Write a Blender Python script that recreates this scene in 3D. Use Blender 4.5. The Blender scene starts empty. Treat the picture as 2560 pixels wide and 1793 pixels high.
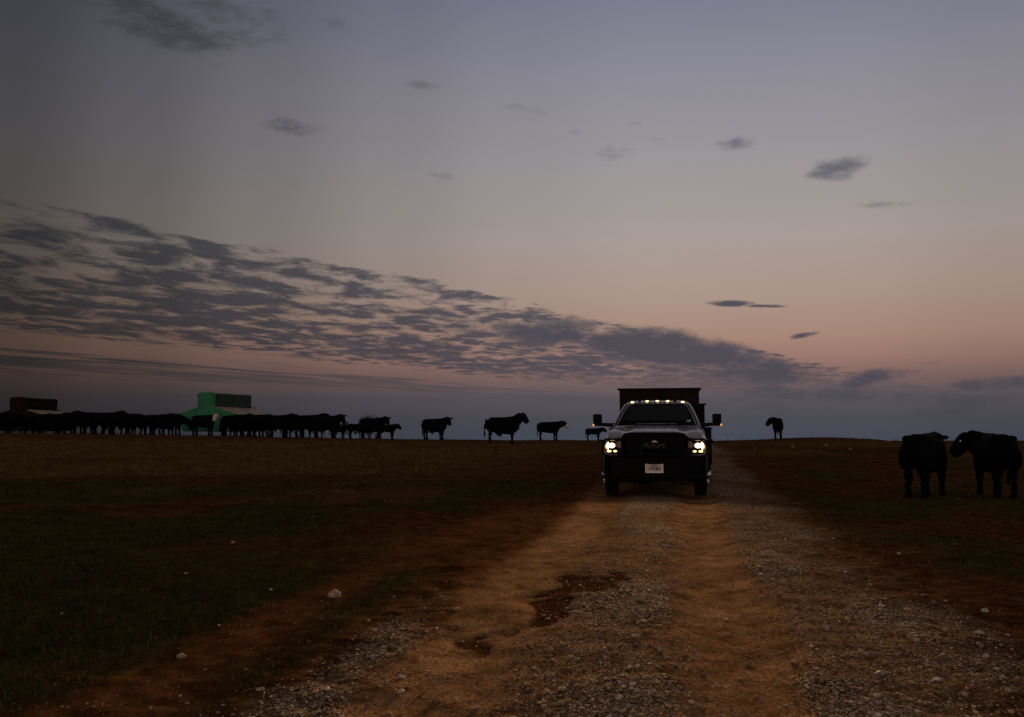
import bpy, bmesh, math, random
import numpy as np
from mathutils import Vector, Matrix, noise as mnoise

R = math.radians
random.seed(7)
rng = np.random.default_rng(11)
scene = bpy.context.scene
col = scene.collection

# ------------------------------------------------------------------ camera
F = 2489.0                       # focal length in pixels of the 2560-wide photograph
EYE = 1.36
PITCH = math.atan((1095 - 896.5) / F)
cam_d = bpy.data.cameras.new("camera")
cam_d.sensor_width = 36.0
cam_d.lens = 36.0 * F / 2560.0
cam_d.clip_start = 0.1
cam_d.clip_end = 20000
cam = bpy.data.objects.new("camera", cam_d)
col.objects.link(cam)
cam.location = (0, 0, EYE)
cam.rotation_euler = (R(90) + PITCH, 0, 0)
scene.camera = cam

scene.view_settings.view_transform = 'Standard'
scene.view_settings.look = 'None'
scene.view_settings.exposure = 0
scene.view_settings.gamma = 1
scene.cycles.use_denoising = True
scene.cycles.max_bounces = 6
scene.cycles.sample_clamp_indirect = 4.0

# ------------------------------------------------------------------ sun: the warm afterglow low behind the camera
SUN_AZ, SUN_EL = -150.0, 3.0     # bearing of the glow (0 = +Y, clockwise), elevation
sun_d = bpy.data.lights.new("sun", 'SUN')
sun_d.energy = 0.32
sun_d.angle = R(20)
sun_d.color = (1.0, 0.72, 0.52)
sun = bpy.data.objects.new("sun", sun_d)
col.objects.link(sun)
sv = Vector((math.sin(R(SUN_AZ)) * math.cos(R(SUN_EL)), math.cos(R(SUN_AZ)) * math.cos(R(SUN_EL)), math.sin(R(SUN_EL))))
sun.rotation_euler = sv.to_track_quat('Z', 'Y').to_euler()


# ------------------------------------------------------------------ node helper
class NT:
    def __init__(self, tree):
        self.t = tree
        self.n = tree.nodes
        self.l = tree.links

    def new(self, typ, **kw):
        nd = self.n.new(typ)
        for k, v in kw.items():
            setattr(nd, k, v)
        return nd

    def link(self, a, b):
        self.l.new(a, b)

    def _in(self, sock, v):
        if hasattr(v, 'is_output') or hasattr(v, 'links'):
            self.l.new(v, sock)
        else:
            sock.default_value = v

    def math(self, op, a, b=0.0, c=0.0, clamp=False):
        nd = self.new('ShaderNodeMath', operation=op)
        nd.use_clamp = clamp
        self._in(nd.inputs[0], a)
        self._in(nd.inputs[1], b)
        self._in(nd.inputs[2], c)
        return nd.outputs[0]

    def vmath(self, op, a, b=(0, 0, 0)):
        nd = self.new('ShaderNodeVectorMath', operation=op)
        self._in(nd.inputs[0], a)
        self._in(nd.inputs[1], b)
        return nd.outputs['Value'] if op in ('LENGTH', 'DOT_PRODUCT') else nd.outputs[0]

    def maprange(self, v, a, b, c, d, smooth=False):
        nd = self.new('ShaderNodeMapRange')
        if smooth:
            nd.interpolation_type = 'SMOOTHSTEP'
        self._in(nd.inputs[0], v)
        for i, x in enumerate((a, b, c, d)):
            nd.inputs[i + 1].default_value = x
        return nd.outputs[0]

    def ramp(self, v, stops, interp='LINEAR'):
        nd = self.new('ShaderNodeValToRGB')
        cr = nd.color_ramp
        cr.interpolation = interp
        while len(cr.elements) < len(stops):
            cr.elements.new(0.5)
        for e, (p, c) in zip(cr.elements, stops):
            e.position = p
            e.color = (*c, 1) if len(c) == 3 else c
        self._in(nd.inputs[0], v)
        return nd.outputs[0]

    def mix(self, f, a, b, blend='MIX'):
        nd = self.new('ShaderNodeMix', data_type='RGBA', blend_type=blend)
        self._in(nd.inputs[0], f)
        self._in(nd.inputs[6], a if not isinstance(a, tuple) else (*a[:3], 1))
        self._in(nd.inputs[7], b if not isinstance(b, tuple) else (*b[:3], 1))
        return nd.outputs[2]

    def noise(self, vec, scale, detail=4, rough=0.55, dist=0.0, dims='3D'):
        nd = self.new('ShaderNodeTexNoise')
        nd.noise_dimensions = dims
        if vec is not None:
            self.l.new(vec, nd.inputs['Vector'])
        nd.inputs['Scale'].default_value = scale
        nd.inputs['Detail'].default_value = detail
        nd.inputs['Roughness'].default_value = rough
        nd.inputs['Distortion'].default_value = dist
        return nd.outputs[0]

    def combine(self, x, y, z=0.0):
        nd = self.new('ShaderNodeCombineXYZ')
        self._in(nd.inputs[0], x)
        self._in(nd.inputs[1], y)
        self._in(nd.inputs[2], z)
        return nd.outputs[0]


def lin(r, g, b):
    def f(c):
        c /= 255.0
        return c / 12.92 if c <= 0.04045 else ((c + 0.055) / 1.055) ** 2.4
    return (f(r), f(g), f(b))


# ------------------------------------------------------------------ world: dusk sky opposite the set sun, altocumulus sheet
world = bpy.data.worlds.new("World")
scene.world = world
world.use_nodes = True
w = NT(world.node_tree)
w.n.clear()
tc = w.new('ShaderNodeTexCoord')
sep = w.new('ShaderNodeSeparateXYZ')
w.link(tc.outputs['Generated'], sep.inputs[0])
dx, dy, dz = sep.outputs[0], sep.outputs[1], sep.outputs[2]
zc = w.math('MAXIMUM', dz, 0.0)

SKY = [(0.000, lin(68, 73, 86)), (0.036, lin(72, 74, 86)), (0.078, lin(86, 81, 91)), (0.118, lin(124, 98, 97)),
       (0.155, lin(152, 117, 109)), (0.200, lin(166, 133, 118)), (0.280, lin(170, 147, 136)), (0.390, lin(167, 155, 150)),
       (0.540, lin(154, 149, 152)), (0.690, lin(140, 138, 150)), (0.830, lin(122, 122, 141)), (0.90, lin(104, 101, 113)), (1.0, lin(92, 87, 93))]
SKY = [(p * 0.5, c) for p, c in SKY] + [(1.0, lin(90, 79, 72))]
clear = w.ramp(zc, SKY)
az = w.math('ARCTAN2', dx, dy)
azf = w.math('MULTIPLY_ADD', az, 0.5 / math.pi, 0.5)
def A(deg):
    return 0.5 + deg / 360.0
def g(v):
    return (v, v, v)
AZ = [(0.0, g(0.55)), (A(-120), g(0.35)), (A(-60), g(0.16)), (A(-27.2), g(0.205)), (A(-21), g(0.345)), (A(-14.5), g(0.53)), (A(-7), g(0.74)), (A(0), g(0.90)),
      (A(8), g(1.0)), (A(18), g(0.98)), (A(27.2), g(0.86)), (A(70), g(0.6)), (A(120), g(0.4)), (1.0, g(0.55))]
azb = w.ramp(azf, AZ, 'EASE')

# cloud sheet: directions projected to a plane one unit overhead
zz = w.math('MAXIMUM', dz, 0.012)
PX = w.math('DIVIDE', dx, zz)
PY = w.math('DIVIDE', dy, zz)
P = w.combine(PX, PY)
s = w.math('SUBTRACT', w.math('SUBTRACT', PY, w.math('MULTIPLY', PX, 1.5)), 6.85)
# wobble of the edge
edge_n = w.noise(P, 1.1, 4, 0.55)
s = w.math('ADD', s, w.math('MULTIPLY_ADD', edge_n, 1.4, -0.7))
cov = w.ramp(w.math('DIVIDE', s, 30.0), [(0.0, g(0.0)), (0.014, g(0.545)), (0.045, g(0.55)), (0.09, g(0.555)), (0.20, g(0.605)), (0.28, g(0.57)), (0.34, g(0.45)),
                                        (0.40, g(0.42)), (0.46, g(0.54)), (0.56, g(0.60)), (0.66, g(0.48)), (1.0, g(0.38))])
# stretch the cells along the sheet's edge
ca, sa = math.cos(math.atan2(1.5, 1.0)), math.sin(math.atan2(1.5, 1.0))
al = w.math('ADD', w.math('MULTIPLY', PX, ca), w.math('MULTIPLY', PY, sa))
ac = w.math('SUBTRACT', w.math('MULTIPLY', PY, ca), w.math('MULTIPLY', PX, sa))
PC = w.combine(PX, w.math('MULTIPLY_ADD', PY, 0.58, w.math('MULTIPLY', PX, -0.12)))
PS = w.combine(w.math('MULTIPLY', al, 0.16), w.math('MULTIPLY', ac, 1.1))
n1 = w.noise(PC, 3.3, 7, 0.66, 0.35)
n2 = w.noise(PC, 0.8, 3, 0.5, 0.3)
ns_ = w.noise(PS, 2.2, 6, 0.6, 0.2)
smix = w.maprange(s, 8.0, 13.0, 0.0, 1.0, True)
n1 = w.math('ADD', w.math('MULTIPLY', n1, w.math('SUBTRACT', 1.0, smix)), w.math('MULTIPLY', ns_, smix))
nn = w.math('ADD', w.math('MULTIPLY', n1, 0.72), w.math('MULTIPLY', n2, 0.28))
sheet = w.maprange(w.math('ADD', nn, w.math('SUBTRACT', cov, 1.0)), -0.025, 0.115, 0.0, 1.0, True)
behind = w.maprange(dy, 0.1, 0.35, 0.0, 1.0, True)
sheet = w.math('MULTIPLY', sheet, behind)
low = w.maprange(dz, 0.022, 0.075, 0.0, 1.0, True)
sheet = w.math('MULTIPLY', sheet, low)


def dirz(px, py):
    v = Vector(((px - 1280) / F, 1.0, (896.5 - py) / F))
    v.rotate(Matrix.Rotation(PITCH, 3, 'X'))
    v.normalize()
    return v


# lone small clouds: (photo x, y, width, height, tilt, strength)
LONE = [(410, 62, 340, 110, 14, .68), (340, 20, 200, 70, 14, .45), (560, 40, 280, 100, 10, .50), (860, 62, 110, 40, 10, .36), (735, 322, 130, 52, 8, .62), (1050, 212, 90, 24, 5, .36), (1310, 272, 120, 22, 8, .36),
        (1440, 331, 40, 18, 0, .45), (1550, 380, 115, 36, -5, .44), (1655, 352, 66, 46, 0, .42), (1582, 312, 66, 30, 0, .36), (1650, 312, 66, 30, 0, .36), (1835, 357, 105, 34, 0, .58), (2090, 424, 135, 52, -6, .75),
        (2200, 512, 130, 20, 3, .55), (1825, 759, 105, 15, 2, .95), (1910, 765, 110, 8, 3, .8), (2010, 838, 62, 13, -8, .8), (1110, 440, 70, 16, 6, .3), (1350, 105, 36, 30, 0, .22),
        (860, 283, 60, 20, 12, .22), (930, 256, 60, 12, 5, .25), (2160, 950, 150, 40, -14, .75), (2490, 962, 190, 34, -3, .75), (2390, 1015, 230, 50, -6, .55), (1660, 872, 460, 90, 9, 1.05), (1880, 925, 280, 70, 6, .95), (2060, 985, 420, 46, 4, .7),
        (1380, 835, 460, 80, 4, .8), (1960, 1020, 460, 60, 4, .45), (2250, 935, 160, 24, -16, .45)]
lone_n = w.noise(P, 3.4, 5, 0.6, 0.3)
# warped position so outlines are uneven
acc = None
for px, py, wd, hg, tilt, st in LONE:
    d0 = dirz(px, py)
    right = Vector((d0.y, -d0.x, 0)).normalized()
    up = right.cross(d0).normalized()
    ct, st_ = math.cos(R(-tilt)), math.sin(R(-tilt))
    ax = right * ct + up * st_
    ay = up * ct - right * st_
    kx = 2 * F / wd
    ky = 2 * F / hg
    u_ = w.vmath('DOT_PRODUCT', tc.outputs['Generated'], tuple(ax * kx))
    v_ = w.vmath('DOT_PRODUCT', tc.outputs['Generated'], tuple(ay * ky))
    r2 = w.math('ADD', w.math('MULTIPLY', u_, u_), w.math('MULTIPLY', v_, v_))
    fall = w.math('MULTIPLY', w.maprange(r2, 0.0, 2.2, 1.0, 0.0), st)
    if py < 1095:
        acc = fall if acc is None else w.math('MAXIMUM', acc, fall)
acc = w.math('MULTIPLY', acc, behind)
dn = w.new('ShaderNodeMapping')
w.link(tc.outputs['Generated'], dn.inputs[0])
dn.inputs['Scale'].default_value = (1, 1, 2.6)
ln = w.noise(dn.outputs[0], 26, 6, 0.66, 0.2)
lone = w.math('MULTIPLY', w.maprange(w.math('ADD', ln, w.math('MULTIPLY', acc, 0.62)), 0.62, 1.02, 0.0, 1.0, True), w.maprange(acc, 0.0, 0.12, 0.0, 1.0, True))
lone = w.math('MULTIPLY', lone, w.maprange(acc, 0.0, 0.8, 0.55, 1.0))
dens = w.math('MAXIMUM', w.math('MULTIPLY', sheet, 0.93), lone)
ccol = w.ramp(zc, [(0.0, lin(68, 72, 84)), (0.05, lin(68, 69, 83)), (0.10, lin(66, 66, 82)), (0.17, lin(76, 76, 88)), (0.25, lin(98, 98, 106)), (0.42, lin(90, 88, 97))])
# thick cores read a little bluer and darker
skyc = w.mix(w.math('MULTIPLY', dens, 0.96), clear, ccol)
unseen_boost = w.math('MULTIPLY', w.maprange(dz, 0.43, 0.80, 1.0, 2.2, True), w.maprange(dy, 0.30, -0.60, 1.0, 2.2, True))  # unseen sky overhead and behind brightened to raise light on the ground
final = w.mix(1.0, w.mix(1.0, skyc, azb, 'MULTIPLY'), w.combine(unseen_boost, unseen_boost, unseen_boost), 'MULTIPLY')
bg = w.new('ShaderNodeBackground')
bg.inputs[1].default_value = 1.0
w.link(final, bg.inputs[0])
# a weak physical dusk sky on top for the unseen vault
nish = w.new('ShaderNodeTexSky', sky_type='NISHITA')
nish.sun_disc = False
nish.sun_elevation = R(SUN_EL)
nish.sun_rotation = R(SUN_AZ)
bg2 = w.new('ShaderNodeBackground')
bg2.inputs[1].default_value = 0.004
w.link(nish.outputs[0], bg2.inputs[0])
adds = w.new('ShaderNodeAddShader')
w.link(bg.outputs[0], adds.inputs[0])
w.link(bg2.outputs[0], adds.inputs[1])
wo = w.new('ShaderNodeOutputWorld')
w.link(adds.outputs[0], wo.inputs[0])


# ------------------------------------------------------------------ generic builders
def tag(o, label=None, cat=None, group=None, kind=None):
    for k, v in (('label', label), ('category', cat), ('group', group), ('kind', kind)):
        if v:
            o[k] = v
    return o


def empty(name, loc=(0, 0, 0), rz=0.0):
    o = bpy.data.objects.new(name, None)
    o.location = loc
    o.rotation_euler = (0, 0, rz)
    o.empty_display_size = 0.2
    col.objects.link(o)
    return o


class MB:
    """collects shapes into one mesh"""
    def __init__(self):
        self.v = []
        self.f = []

    def add(self, vs, fs):
        k = len(self.v)
        self.v += [tuple(p) for p in vs]
        self.f += [tuple(i + k for i in f) for f in fs]
        return self

    def box(self, x0, x1, y0, y1, z0, z1, bev=0.0, taper=None):
        bm = bmesh.new()
        bmesh.ops.create_cube(bm, size=1.0)
        for v in bm.verts:
            v.co = Vector(((x0 + x1) / 2 + v.co.x * (x1 - x0), (y0 + y1) / 2 + v.co.y * (y1 - y0), (z0 + z1) / 2 + v.co.z * (z1 - z0)))
        if bev:
            bmesh.ops.bevel(bm, geom=bm.edges[:], offset=bev, segments=2, affect='EDGES', profile=0.6)
        self.add([v.co[:] for v in bm.verts], [[v.index for v in f.verts] for f in bm.faces])
        bm.free()
        return self

    def tube(self, pts, r, n=10, cap=True):
        pts = [Vector(p) for p in pts]
        rs = r if isinstance(r, (list, tuple)) else [r] * len(pts)
        rings = []
        for i, p in enumerate(pts):
            t = (pts[min(i + 1, len(pts) - 1)] - pts[max(i - 1, 0)]).normalized()
            up = Vector((0, 0, 1)) if abs(t.z) < 0.9 else Vector((0, 1, 0))
            a = t.cross(up).normalized()
            b = a.cross(t).normalized()
            rings.append([p + a * rs[i] * math.cos(2 * math.pi * j / n) + b * rs[i] * math.sin(2 * math.pi * j / n) for j in range(n)])
        return self.rings(rings, cap)

    def rings(self, rings, cap=True):
        n = len(rings[0])
        vs = [p for rr in rings for p in rr]
        fs = []
        for i in range(len(rings) - 1):
            for j in range(n):
                k = (j + 1) % n
                fs.append((i * n + j, i * n + k, (i + 1) * n + k, (i + 1) * n + j))
        if cap:
            fs.append(tuple(reversed(range(n))))
            fs.append(tuple((len(rings) - 1) * n + j for j in range(n)))
        return self.add(vs, fs)

    def lathe(self, prof, c, axis='X', n=28):
        """prof: (along, radius)"""
        rings = []
        for a, r in prof:
            rr = []
            for j in range(n):
                t = 2 * math.pi * j / n
                if axis == 'X':
                    rr.append((c[0] + a, c[1] + r * math.cos(t), c[2] + r * math.sin(t)))
                elif axis == 'Y':
                    rr.append((c[0] + r * math.cos(t), c[1] + a, c[2] + r * math.sin(t)))
                else:
                    rr.append((c[0] + r * math.cos(t), c[1] + r * math.sin(t), c[2] + a))
            rings.append(rr)
        return self.rings(rings)

    def ellipsoid(self, c, r, nu=12, nv=8, rot=None):
        rings = []
        for i in range(1, nv):
            ph = math.pi * i / nv
            rr = []
            for j in range(nu):
                t = 2 * math.pi * j / nu
                p = Vector((r[0] * math.sin(ph) * math.cos(t), r[1] * math.sin(ph) * math.sin(t), r[2] * math.cos(ph)))
                if rot is not None:
                    p = rot @ p
                rr.append(p + Vector(c))
            rings.append(rr)
        return self.rings(rings)

    def prism(self, poly, axis, a, b):
        """poly of 2-D points extruded along axis from a to b (x: poly is (y,z); y: poly is (x,z))"""
        def P3(p, t):
            return (t, p[0], p[1]) if axis == 'x' else ((p[0], t, p[1]) if axis == 'y' else (p[0], p[1], t))
        n = len(poly)
        return self.add([P3(p, a) for p in poly] + [P3(p, b) for p in poly],
                        [tuple(range(n))[::-1], tuple(range(n, 2 * n))] + [(i, (i + 1) % n, n + (i + 1) % n, n + i) for i in range(n)])

    def build(self, name, mat, parent=None, smooth=True, loc=None):
        me = bpy.data.meshes.new(name)
        me.from_pydata([tuple(p) for p in self.v], [], self.f)
        bm = bmesh.new()
        bm.from_mesh(me)
        bmesh.ops.recalc_face_normals(bm, faces=bm.faces[:])
        bm.to_mesh(me)
        bm.free()
        o = bpy.data.objects.new(name, me)
        me.materials.append(mat)
        if smooth:
            me.shade_smooth()
            me.set_sharp_from_angle(angle=R(38))
        col.objects.link(o)
        if parent is not None:
            o.parent = parent
        if loc:
            o.location = loc
        return o


def text_mesh(name, body, size, mat, parent, loc, rot=(R(90), 0, 0), depth=0.003, sx=1.0, bold=0.0):
    cu = bpy.data.curves.new(name, 'FONT')
    cu.body = body
    cu.size = size
    cu.extrude = depth
    cu.offset = bold
    cu.align_x = 'CENTER'
    cu.align_y = 'CENTER'
    tmp = bpy.data.objects.new(name + "_tmp", cu)
    col.objects.link(tmp)
    dg = bpy.context.evaluated_depsgraph_get()
    me = bpy.data.meshes.new_from_object(tmp.evaluated_get(dg))
    bpy.data.objects.remove(tmp)
    bpy.data.curves.remove(cu)
    me.materials.clear()
    me.materials.append(mat)
    o = bpy.data.objects.new(name, me)
    col.objects.link(o)
    o.parent = parent
    o.location = loc
    o.rotation_euler = rot
    o.scale = (sx, 1, 1)
    return o


# ------------------------------------------------------------------ materials
def mat(name, base, rough=0.6, metal=0.0, spec=0.5, coat=0.0, emit=None, estr=0.0, vary=0.0, vscale=6.0, bump=0.0, bscale=40.0):
    m = bpy.data.materials.new(name)
    m.use_nodes = True
    t = NT(m.node_tree)
    b = t.n['Principled BSDF']
    b.inputs['Base Color'].default_value = (*base, 1)
    b.inputs['Roughness'].default_value = rough
    b.inputs['Metallic'].default_value = metal
    b.inputs['Specular IOR Level'].default_value = spec
    b.inputs['Coat Weight'].default_value = coat
    b.inputs['Coat Roughness'].default_value = 0.08
    if emit:
        b.inputs['Emission Color'].default_value = (*emit, 1)
        b.inputs['Emission Strength'].default_value = estr
    if vary or bump:
        c = t.new('ShaderNodeTexCoord').outputs['Object']
        if vary:
            nz = t.noise(c, vscale, 5, 0.6)
            f = t.maprange(nz, 0.3, 0.7, 1.0 - vary, 1.0 + vary)
            cc = t.mix(1.0, (*base, 1), t.combine(f, f, f), 'MULTIPLY')
            t.link(cc, b.inputs['Base Color'])
        if bump:
            nz2 = t.noise(c, bscale, 4, 0.6)
            bp = t.new('ShaderNodeBump')
            bp.inputs['Strength'].default_value = bump
            bp.inputs['Distance'].default_value = 0.02
            t.link(nz2, bp.inputs['Height'])
            t.link(bp.outputs[0], b.inputs['Normal'])
    return m


M = {}
M['hide'] = mat('black_hide', (0.0035, 0.003, 0.003), 0.8, spec=0.03, vary=0.4, vscale=9, bump=0.25, bscale=60)
M['white_hair'] = mat('pale_hair', (0.55, 0.40, 0.29), 0.8, spec=0.2, vary=0.2, vscale=18)
M['eye'] = mat('eye', (0.85, 0.80, 0.55), 0.15, spec=0.8)  # eyeshine put into the pale colour of the eyeball
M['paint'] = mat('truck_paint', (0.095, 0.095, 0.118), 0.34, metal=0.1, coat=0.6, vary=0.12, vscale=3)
M['black'] = mat('black_steel', (0.0025, 0.002, 0.002), 0.6, spec=0.07, vary=0.4, vscale=8)
M['plastic'] = mat('black_plastic', (0.003, 0.003, 0.003), 0.65, spec=0.08)
M['rubber'] = mat('tyre_rubber', (0.009, 0.006, 0.005), 0.9, spec=0.08, vary=0.3, vscale=12, bump=0.3, bscale=50)
M['chrome'] = mat('chrome', (0.75, 0.74, 0.72), 0.14, metal=1.0)
M['dull_metal'] = mat('dull_metal', (0.10, 0.10, 0.105), 0.45, metal=0.8)
M['letter'] = mat('badge_metal', (0.03, 0.03, 0.036), 0.35, metal=0.9)
M['gold'] = mat('badge_gold', (0.75, 0.55, 0.38), 0.35, metal=0.5, spec=0.6)
M['box_steel'] = mat('feed_box_steel', (0.012, 0.006, 0.0045), 0.7, spec=0.1, vary=0.5, vscale=3, bump=0.2, bscale=20)
M['bed'] = mat('bed_steel', (0.009, 0.006, 0.005), 0.7, spec=0.1, vary=0.4, vscale=4)
M['plate'] = mat('plate_face', (0.52, 0.47, 0.42), 0.5, vary=0.2, vscale=40)
M['plate_frame'] = mat('plate_frame', (0.85, 0.82, 0.76), 0.25, metal=0.6, spec=0.7)
M['plate_ink'] = mat('plate_ink', (0.02, 0.015, 0.03), 0.6)
M['seat'] = mat('seat_cloth', (0.03, 0.03, 0.032), 0.9)
M['skin'] = mat('skin', (0.42, 0.25, 0.17), 0.55)
M['shirt'] = mat('shirt', (0.06, 0.055, 0.05), 0.85, vary=0.2, vscale=20)
M['cap'] = mat('cap_cloth', (0.07, 0.06, 0.045), 0.85)
M['sticker'] = mat('sticker', (0.10, 0.34, 0.32), 0.5)
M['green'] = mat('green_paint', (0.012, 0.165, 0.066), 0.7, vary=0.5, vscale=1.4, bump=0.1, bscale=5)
M['green_shaded'] = mat('green_paint_shaded', (0.008, 0.030, 0.018), 0.7, vary=0.3, vscale=1.5)  # shade of the turned-away hopper side put into the green
M['lid'] = mat('galvanised_lid', (0.30, 0.25, 0.18), 0.55, metal=0.25, vary=0.3, vscale=1.5, bump=0.1, bscale=6)
M['rust'] = mat('rusty_sheet', (0.014, 0.010, 0.007), 0.9, spec=0.05, vary=0.6, vscale=1.6, bump=0.2, bscale=8)
M['trough'] = mat('trough_steel', (0.005, 0.004, 0.004), 0.9, spec=0.05, vary=0.4, vscale=3)
M['twig'] = mat('twig', (0.010, 0.009, 0.007), 0.9, spec=0.05)
M['leaf'] = mat('shrub_leaf', (0.030, 0.042, 0.016), 0.8)
M['low_beam'] = mat('low_beam', (1, 1, 1), 0.3, emit=(1.0, 0.74, 0.46), estr=4.5)
M['glow_bowl'] = mat('glow_reflector', (0.8, 0.6, 0.35), 0.3, metal=0.5, emit=(1.0, 0.52, 0.15), estr=0.8)  # reflector made to glow, standing in for the lamp's warm halo
M['park'] = mat('park_lamp', (1, 0.7, 0.3), 0.3, emit=(1.0, 0.62, 0.24), estr=3.4)
M['amber'] = mat('amber_lamp', (1, 0.5, 0.15), 0.3, emit=(1.0, 0.60, 0.22), estr=5.5)
M['amber_soft'] = mat('amber_mirror_lamp', (1, 0.5, 0.15), 0.3, emit=(1.0, 0.52, 0.16), estr=0.9)


def glass_mat(name, tint, gloss=0.06):
    m = bpy.data.materials.new(name)
    m.use_nodes = True
    t = NT(m.node_tree)
    t.n.clear()
    tr = t.new('ShaderNodeBsdfTransparent')
    tr.inputs[0].default_value = (*tint, 1)
    gl = t.new('ShaderNodeBsdfGlossy')
    gl.inputs['Roughness'].default_value = 0.03
    gl.inputs[0].default_value = (0.9, 0.9, 0.9, 1)
    fr = t.new('ShaderNodeFresnel')
    fr.inputs[0].default_value = 1.45
    mx = t.new('ShaderNodeMixShader')
    t.link(t.math('MULTIPLY', fr.outputs[0], gloss), mx.inputs[0])
    t.link(tr.outputs[0], mx.inputs[1])
    t.link(gl.outputs[0], mx.inputs[2])
    o = t.new('ShaderNodeOutputMaterial')
    t.link(mx.outputs[0], o.inputs[0])
    return m


M['glass'] = glass_mat('windshield_glass', (0.16, 0.19, 0.19), 0.14)
M['lens'] = glass_mat('lamp_lens', (0.85, 0.82, 0.78), 0.8)


# ------------------------------------------------------------------ terrain functions (numpy)
def vnoise(x, y, seed=0):
    x = np.asarray(x, float); y = np.asarray(y, float)
    xi = np.floor(x).astype(np.int64); yi = np.floor(y).astype(np.int64)
    fx = x - xi; fy = y - yi
    fx = fx * fx * (3 - 2 * fx); fy = fy * fy * (3 - 2 * fy)

    def h(a, b):
        n = (a * 374761393 + b * 668265263 + seed * 1442695041) & 0xFFFFFFFF
        n = ((n ^ (n >> 13)) * 1274126177) & 0xFFFFFFFF
        return ((n ^ (n >> 16)) & 0xFFFF) / 65535.0
    a = h(xi, yi); b = h(xi + 1, yi); c = h(xi, yi + 1); d = h(xi + 1, yi + 1)
    return (a * (1 - fx) + b * fx) * (1 - fy) + (c * (1 - fx) + d * fx) * fy


def fbm(x, y, seed=0, oct=4, gain=0.5):
    s_, a, t = 0.0, 1.0, 0.0
    for i in range(oct):
        s_ = s_ + a * vnoise(x * 2 ** i + 17.3 * i, y * 2 ** i - 9.1 * i, seed + i)
        t += a
        a *= gain
    return s_ / t


def sstep(x, a, b):
    t = np.clip((np.asarray(x, float) - a) / (b - a), 0, 1)
    return t * t * (3 - 2 * t)


_ky = np.array([-3000, -400, -60, -20, 0, 5, 12, 20, 30, 40, 50, 57, 61, 70, 90, 150, 400, 3000, 9000.0])
_kz = np.array([-60, -8, -1.2, -.1, 0, 0, .10, .270, .53, .81, 1.08, 1.235, 1.22, .95, 0.0, -3, -16, -120, -400.0])
_gy = np.arange(-80, 160, 0.25)
_gz = np.interp(_gy, _ky, _kz)
_k = np.exp(-0.5 * (np.arange(-16, 17) / 6.0) ** 2); _k /= _k.sum()
_gz = np.convolve(np.pad(_gz, 16, mode='edge'), _k, 'valid')
_cx = np.array([-80, -30, -25, -16, -6.5, -.7, 5.1, 11.9, 14.5, 15.8, 17.4, 18.6, 19.6, 20.6, 23, 30, 80])
_cz = np.array([.45, .40, .39, .22, .05, 0, -.02, -.05, .02, .07, .16, .16, .09, -.02, -.04, -.03, -.03])


def road_u(X, Y):
    return (X - (0.38 + 0.1656 * (Y - 4.85))) * math.cos(R(9.4))


def base_h(X, Y):
    X = np.asarray(X, float); Y = np.asarray(Y, float)
    z = np.where((Y > -79) & (Y < 158), np.interp(Y, _gy, _gz), np.interp(Y, _ky, _kz))
    z = z + np.interp(X, _cx, _cz) * sstep(Y, 24, 56)
    z = z - 0.20 * sstep(X, 2.8, 8.5) * sstep(Y, 8, 18) * (1 - sstep(Y, 24, 42))
    return z


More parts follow.
